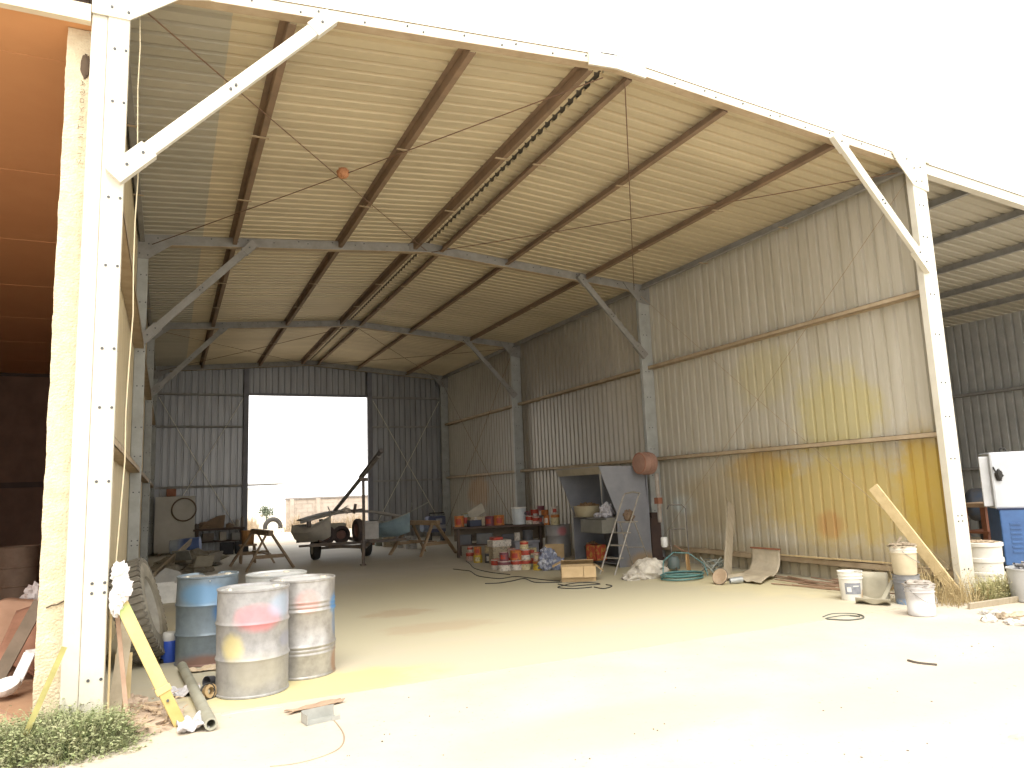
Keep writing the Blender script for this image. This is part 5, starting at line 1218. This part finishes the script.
# stuff on the lower shelf
for f, w, h, m_, lb in ((.12,.34,.22,DGR,'dark crate under the left end of the long bench'),(.34,.40,.24,mat('dim grey box', (.16,.16,.16)),'dim grey crate under the long bench left of centre'),(.60,.34,.2,DGR,'black crate under the long bench right of centre')):
    P = A.lerp(B,f)+n*.28; mb = MB(); mb.M = Matrix.Translation((P.x,P.y,.298)) @ Matrix.Rotation(math.atan2(d.y,d.x),4,'Z')
    tray(mb,-w/2,w/2,-.16,.16,0,h,.014); tag(obj('storage_crate', mb, m_, None, loc=(P.x,P.y,.298)), lb, 'crate')
# pots behind the right trestle, along the back wall
G3 = 'pots along the back wall'
for u, v, r, h, bm, lb in ((413,549,.16,.36,C_('dull white', (.55,.54,.53)),'dull white pail under the brown trestle'),(401.5,548,.08,.32,C_('pale strip', (.60,.58,.54)),'narrow pale canister left of the dull white pail'),
      (391,547,.20,.30,BGE,'tan pot behind the foot of the brown trestle'),(381,546,.15,.28,GGR,'grey-green pot below the blue-grey hull'),(374,545,.13,.28,mat('rust red tin', (.34,.15,.09)),'rust-red pot below the blue-grey hull')):
    q = gp(u, v); tin(Vector((q.x,q.y+r,0)), r, h, bm, TIN, lb, G3)

# ---- lean-to side, right edge
MX = Matrix.Translation((12.06,1.06,0)) @ Matrix.Rotation(R(-48), 4, 'Z')
t = thing('blue_white_machine', 'tall blue and white machine cabinet at the right edge under the lean-to', 'machine', (12.06,1.06,0))
WM = mat('white machine paint', (.58,.60,.63), (.50,.52,.55), .4); BM = mat('blue machine paint', (.06,.14,.33), (.05,.11,.26), .4)
def mbox(nm, m, b, par=None, bev=0):
    mb = MB(); mb.M = MX; mb.box(*b); return obj(nm, mb, m, par or t, bevel=bev)
mbox('upper_body', WM, (.0,1.3,.02,.9,.98,1.86), bev=.03)
mbox('lower_body', BM, (.04,1.3,.0,.9,.12,.98), bev=.02)
mbox('side_door', mat('pale grey door', (.56,.57,.59), (.48,.49,.50)), (-.13,.0,.10,.14,1.02,1.80), bev=.01)
for k in range(7): mbox('louvre', BM, (.16,.30,-.014,.0,.32+.07*k,.345+.07*k))
mbox('trim_line', mat('navy line', (.02,.03,.08)), (.02,1.3,-.006,.03,.965,.99))
mb = MB(); mb.M = MX; mb.blob((.10,.0,1.50),.05,.03,.09,.5,4,2,floor=-1,seg=14,rings=10); mb.tube([(.10,-.01,1.5),(.05,-.01,1.58),(.04,.01,1.63)],.012,6); obj('cable_plug', mb, DARK, t)
for x in (.08,1.1): mbox('foot', DARK, (x,x+.12,.1,.8,0,.12))
mb = MB(); mb.M = MX; mb.torus((.25,.3,1.89), .04,.012,(0,1,0),14); obj('lifting_eye', mb, DARK, t)
q = aty(992, 520, 3.3)
t = thing('air_tank', 'dark air tank behind the white ribbed barrel under the lean-to', 'tank', (q.x,3.3,0))
mb = MB(); mb.lathe([(0,-.45),(.18,-.43),(.30,-.35),(.33,-.28),(.33,.28),(.30,.35),(.18,.43),(0,.45)], c=(q.x,3.3,.90), axis=(.5,-.8,0), seg=30); obj('vessel', mb, mat('dark blue tank', (.06,.08,.12), (.10,.09,.08), .5), t)
for dx in (-.15,.15):
    mb = MB(); mb.box(q.x+dx-.05,q.x+dx+.05,3.15,3.45,0,.62); obj('support', mb, DARK, t)
q = aty(984, 530, 2.2); x0 = q.x-.30
t = thing('rusty_stand', 'rusty brown stand between the front right column and the blue machine', 'stand', (q.x,2.2,0))
for x in (x0,x0+.52):
    for y in (1.95,2.3):
        mb = MB(); mb.box(x,x+.07,y,y+.07,0,.95); obj('leg', mb, RUST, t)
mb = MB(); mb.box(x0-.04,x0+.63,1.9,2.42,.95,1.02); obj('stand_top', mb, mat('tan stand', (.40,.27,.17)), t)
mb = MB(); mb.box(x0-.04,x0+.63,1.9,2.42,.50,.54); obj('stand_shelf', mb, RUST, t)
c = Vector((10.58,.40,0))
t = thing('ribbed_barrel', 'white ribbed plastic barrel behind the front right column', 'barrel', c)
mb = MB(); r = .24
mb.lathe([(0,0),(r*.9,0),(r*.95,.03),(r*.95,.17),(r*1.0,.18),(r*1.0,.21),(r*.95,.22),(r*.95,.34),(r*1.03,.35),(r*1.03,.40),(r*.97,.41),(r*.99,.55),(r*1.07,.56),(r*1.07,.60),(r*1.0,.61),(r*.9,.60),(0,.60)], c=c, seg=36); obj('body', mb, mat('white barrel', (.68,.66,.60), (.58,.55,.49), .45), t)
mb = MB(); mb.blob((c.x,c.y,.60),.18,.18,.03,.5,4,5,floor=.6); obj('dirt', mb, mat('tan dirt', (.42,.32,.22)), t)
c = Vector((9.93,-.60,0))
t = thing('grey_bin', 'grey bin with side handles at the right edge, dark cable heaped inside', 'bin', c)
mb = MB(); mb.lathe([(0,0),(.235,0),(.245,.02),(.26,.37),(.27,.375),(.27,.39),(.25,.39),(.23,.22),(0,.22)], c=c, seg=36); obj('body', mb, mat('grey bin plastic', (.52,.52,.52), (.44,.44,.43), .5), t)
for q in (-2.35,-.4):
    mb = MB(); P = Vector((c.x+.26*math.cos(q), c.y+.26*math.sin(q), .22)); T = Vector((-math.sin(q), math.cos(q), 0)); O = Vector((math.cos(q), math.sin(q), 0))
    mb.tube([P-T*.06, P-T*.06+O*.03-Vector((0,0,.04)), P+O*.035-Vector((0,0,.07)), P+T*.06+O*.03-Vector((0,0,.04)), P+T*.06], .008, 6); mb.bar(P-T*.08+Vector((0,0,.01)), P+T*.08+Vector((0,0,.01)), .03,.02); obj('handle', mb, DARK, t)
mb = MB(); rb = random.Random(4)
for k in range(9): mb.tube([(c.x+rb.uniform(-.17,.17), c.y+rb.uniform(-.17,.17), .36+rb.uniform(0,.09)) for q in range(5)], .018, 6)
mb.blob((c.x,c.y,.33),.2,.2,.07,.3,4,3,floor=.25)
tag(obj('cable_bundle', mb, mat('dark cable bundle', (.13,.13,.16), (.30,.29,.28), .7, 0, 12), None, loc=(c.x,c.y,.3)), 'dark cable bundle heaped in the grey bin', 'cable')
rb = random.Random(12)
for i in range(12):
    x = 9.05+.75*rb.random(); y = -1.05-.40*rb.random(); p = gp(985+3.2*i+rb.uniform(-2,2), 612+rb.uniform(0,13), 0); kd = i % 4
    mb = MB(); mb.blob((p.x,p.y,.0),rb.uniform(.06,.13),rb.uniform(.05,.09),rb.uniform(.03,.06),.6,3.4,60+i,-.02,18,10,rot=rb.random()*3)
    tag(obj('rag_scrap', mb, [mat('white scrap', (.66,.63,.58), (.42,.37,.32), .95, 0, 14), mat('dark dried rag', None), mat('white scrap', None), mat('tan scrap', (.56,.46,.33), (.40,.31,.22), .95, 0, 12)][i % 4], None, loc=(p.x,p.y,-.01)), ['dirty white crumpled scrap','dark dried crumpled scrap','dirty white crumpled scrap','tan crumpled scrap'][kd]+' in the rag pile in front of the grey bin', 'scrap', 'rag pile by the grey bin')
stick('thin_plank', tuple(gp(969,609)+Vector((0,.0,.02))), tuple(gp(1030,600)+Vector((.1,.0,.02))), .09, .03, OLDP, 'thin grey plank lying along the ground in front of the grey bin', 'plank')

# ---- left bay contents
c = Vector((-1.85,8.6,0)); t = thing('oil_drum', 'rusty brown drum standing in the dark bay on the left', 'drum', (c.x,c.y,.0))
mb = MB(); r = .30; h = .95
mb.lathe([(r-.02,0),(r,0),(r,.30),(r+.012,.315),(r,.33),(r,.6),(r+.012,.615),(r,.63),(r,h-.02),(r+.01,h-.01),(r,h),(r-.01,h-.02)], c=c, seg=36); obj('body', mb, mat('rusty brown drum', (.24,.17,.12), (.18,.12,.08), .7, 0, 5), t)
mb = MB(); mb.lathe([(r-.01,h-.02),(.1,h-.018),(0,h-.018)], c=c, seg=36); obj('lid', mb, mat('grey brown lid', (.30,.25,.21)), t)
CLAY = mat('terracotta sheet', (.56,.35,.24), (.48,.29,.19), .75, 0, 3)
def curved(name, c, L_, wdt, rise, rot, tilt, label, m):
    t = thing(name, label, 'sheet', (c[0],c[1],c[2]))
    mb = MB(); mb.M = Matrix.Translation(c) @ Euler((R(tilt[0]),R(tilt[1]),R(rot))).to_matrix().to_4x4()
    mb.sheetgrid(lambda i, j: Vector(((i-.5)*wdt, (j-.5)*L_, rise*math.sin(math.pi*i)+.02*math.sin(i*9+j*5))), 18, 14); obj('panel', mb, m, t, solid=.012)
    mb = MB(); mb.M = Matrix.Translation(c) @ Euler((R(tilt[0]),R(tilt[1]),R(rot))).to_matrix().to_4x4()
    mb.tube([Vector(((i/10-.5)*wdt, -.5*L_, rise*math.sin(math.pi*i/10)+.02*math.sin(i*.9))) for i in range(11)], .012, 6); obj('edge', mb, m, t)
curved('curved_sheet', (-1.0,.70,.06), 1.4, .9, .07, 20, (3,6), 'terracotta curved sheet lying nearest the cream pillar on the left', CLAY)
curved('curved_sheet', (-1.15,2.6,.34), 1.2, .6, .14, -15, (18,-10), 'terracotta curved sheet heaped behind the white basin', CLAY)
curved('curved_sheet', (-.78,2.2,.30), 1.0, .42, .12, 10, (25,30), 'dark terracotta curved sheet standing behind the white basin', mat('dark terracotta', (.34,.17,.11), (.26,.13,.08)))
t = thing('white_basin', 'broken white porcelain basin with a bracket arm among the sheets on the left', 'basin', (-.72,1.0,.30))
PORC = mat('chipped porcelain', (.74,.73,.70), (.50,.47,.44), .35, 0, 12, lo=.5, hi=.66)
q0 = aty(6,688,1.0)
mb = MB(); mb.lathe([(0,-.04),(.07,-.035),(.10,.0),(.105,.035),(.098,.04),(.085,.015),(.05,-.01),(0,-.012)], c=q0, axis=(-.2,-.35,1), seg=24); obj('bowl', mb, PORC, t)
mb = MB(); q1 = aty(30,653,1.15); mb.bar(q0+Vector((.05,.02,.0)), q1, .085, .03, (0,-1,.4)); obj('pedestal', mb, PORC, t, bevel=.008)
mb = MB(); q2 = aty(41,650,1.15); mb.bar(q1+Vector((-.03,0,.01)), q2, .028, .03); obj('bracket_arm', mb, PORC, t)
def lean(px0, y0, px1, y1, w, h, m, label, name='leaning_board', cat='board'):
    a = aty(*px0, y0); b = aty(*px1, y1); return stick(name, a, b, w, h, m, label, cat, (0,-1,.3))
lean((-6,686), 1.1, (40,602), 1.6, .10, .03, mat('dark board', (.12,.09,.06), (.18,.13,.09)), 'dark board leaning beside the cream pillar behind the white basin')
lean((8,662), 1.35, (41,596), 1.75, .03, .03, mat('tan stick', (.36,.28,.20)), 'thin tan stick leaning beside the dark board by the cream pillar', 'leaning_stick', 'stick')
lean((14,632), 3.1, (25,616), 3.3, .10, .03, mat('tan board', (.44,.33,.24)), 'short tan board end sticking out of the terracotta sheets')
c = aty(36,600,3.4); mb = MB(); mb.blob((c.x,c.y,c.z),.13,.12,.17,.4,3,71,floor=-1)
tag(obj('clear_bag', mb, mat('milky bag', (.50,.44,.42), (.38,.31,.28), .3), None, loc=(c.x,c.y,c.z-.15)), 'milky plastic bag on the earth mound beside the cream pillar', 'bag')

# ---- beyond the back doorway
t = thing('garden_wall', 'low pale block wall beyond the back doorway', 'wall', (9.5,30.9,0), None, 'structure')
BLK = mat('pale block wall', (.56,.49,.42), (.46,.39,.33), .95, 0, 3)
mb = MB()
for j in range(7):
    x = 5.6-(.25 if j % 2 else 0)
    x = 5.58
    k = 0
    while x < 14:
        w_ = (.25 if (j % 2 and k == 0) else .5)
        mb.box(x+.006, x+w_-.006, 30.8, 31.0, j*.21, j*.21+.2); x += w_; k += 1
mb.box(5.6,14,30.82,30.98,0,1.47)
obj('blocks', mb, BLK, t)
mb = MB(); mb.box(5.55,14,30.76,31.04,1.47,1.56); obj('coping', mb, mat('grey coping', (.30,.27,.25)), t)
mb = MB(); mb.box(7.0,7.2,30.72,30.8,0,1.5); obj('pier', mb, BLK, t)
mb = MB(); mb.box(5.75,5.95,30.72,30.8,0,1.5); obj('pier', mb, BLK, t)
mb = MB(); mb.torus((5.45,34.6,.08), .40,.12,(.15,-1,.05),32,10)
tag(obj('half_buried_tyre', mb, mat('grey far tyre', (.06,.055,.05)), None, loc=(5.45,34.6,-.4)), 'tyre half buried in the ground beyond the back doorway', 'tyre')
weeds('dry_grass', [(6.0,30.0,.6,.3),(7.2,30.0,1.,.3),(8.6,30.0,1.,.3),(4.3,34.2,.4,.8)], 1500, .4,1.0, mat('pale far grass', (.56,.46,.34), (.46,.37,.26), .95, 0, 4), 'tall dry grass along the low block wall beyond the doorway', 8, .8, .012)
c = aty(266,513,44); mb = MB()
rb = random.Random(3)
for k in range(260):
    d_ = Vector((rb.gauss(0,1),rb.gauss(0,1),rb.gauss(0,1))).normalized()*rb.uniform(.1,.48); s = .10
    P = Vector((c.x,44,.75))+Vector((d_.x*1.1,d_.y,d_.z*.9)); mb.obox(P, s, s*.7, .01, (rb.random()*3,rb.random()*3,rb.random()*3))
mb.tube([(c.x,44,-.05),(c.x+.05,44,.5),(c.x,44,.9)], .05, 6)
tag(obj('bush', mb, mat('dark green bush', (.10,.13,.09), (.18,.20,.14)), None, loc=(c.x,44,-.02)), 'dark green bush in the distance through the back doorway', 'bush')
t = thing('far_shed', 'white shed with a thin roof line in the far distance through the doorway', 'shed', (7,72,0))
FW = mat('white far shed', (.80,.80,.80), (.74,.74,.74))
mb = MB(); mb.box(3.5,10.6,72,78,-.03,2.7); obj('walls', mb, FW, t)
mb = MB(); mb.box(3.0,11.2,71.2,78.5,3.0,3.12); mb.box(3.0,7.6,71.0,71.3,2.72,2.80); obj('roof', mb, mat('grey far roof', (.42,.42,.42)), t)
mb = MB(); mb.box(6.2,7.4,71.9,72,.1,1.5); obj('window', mb, mat('blue far window', (.40,.45,.55)), t)
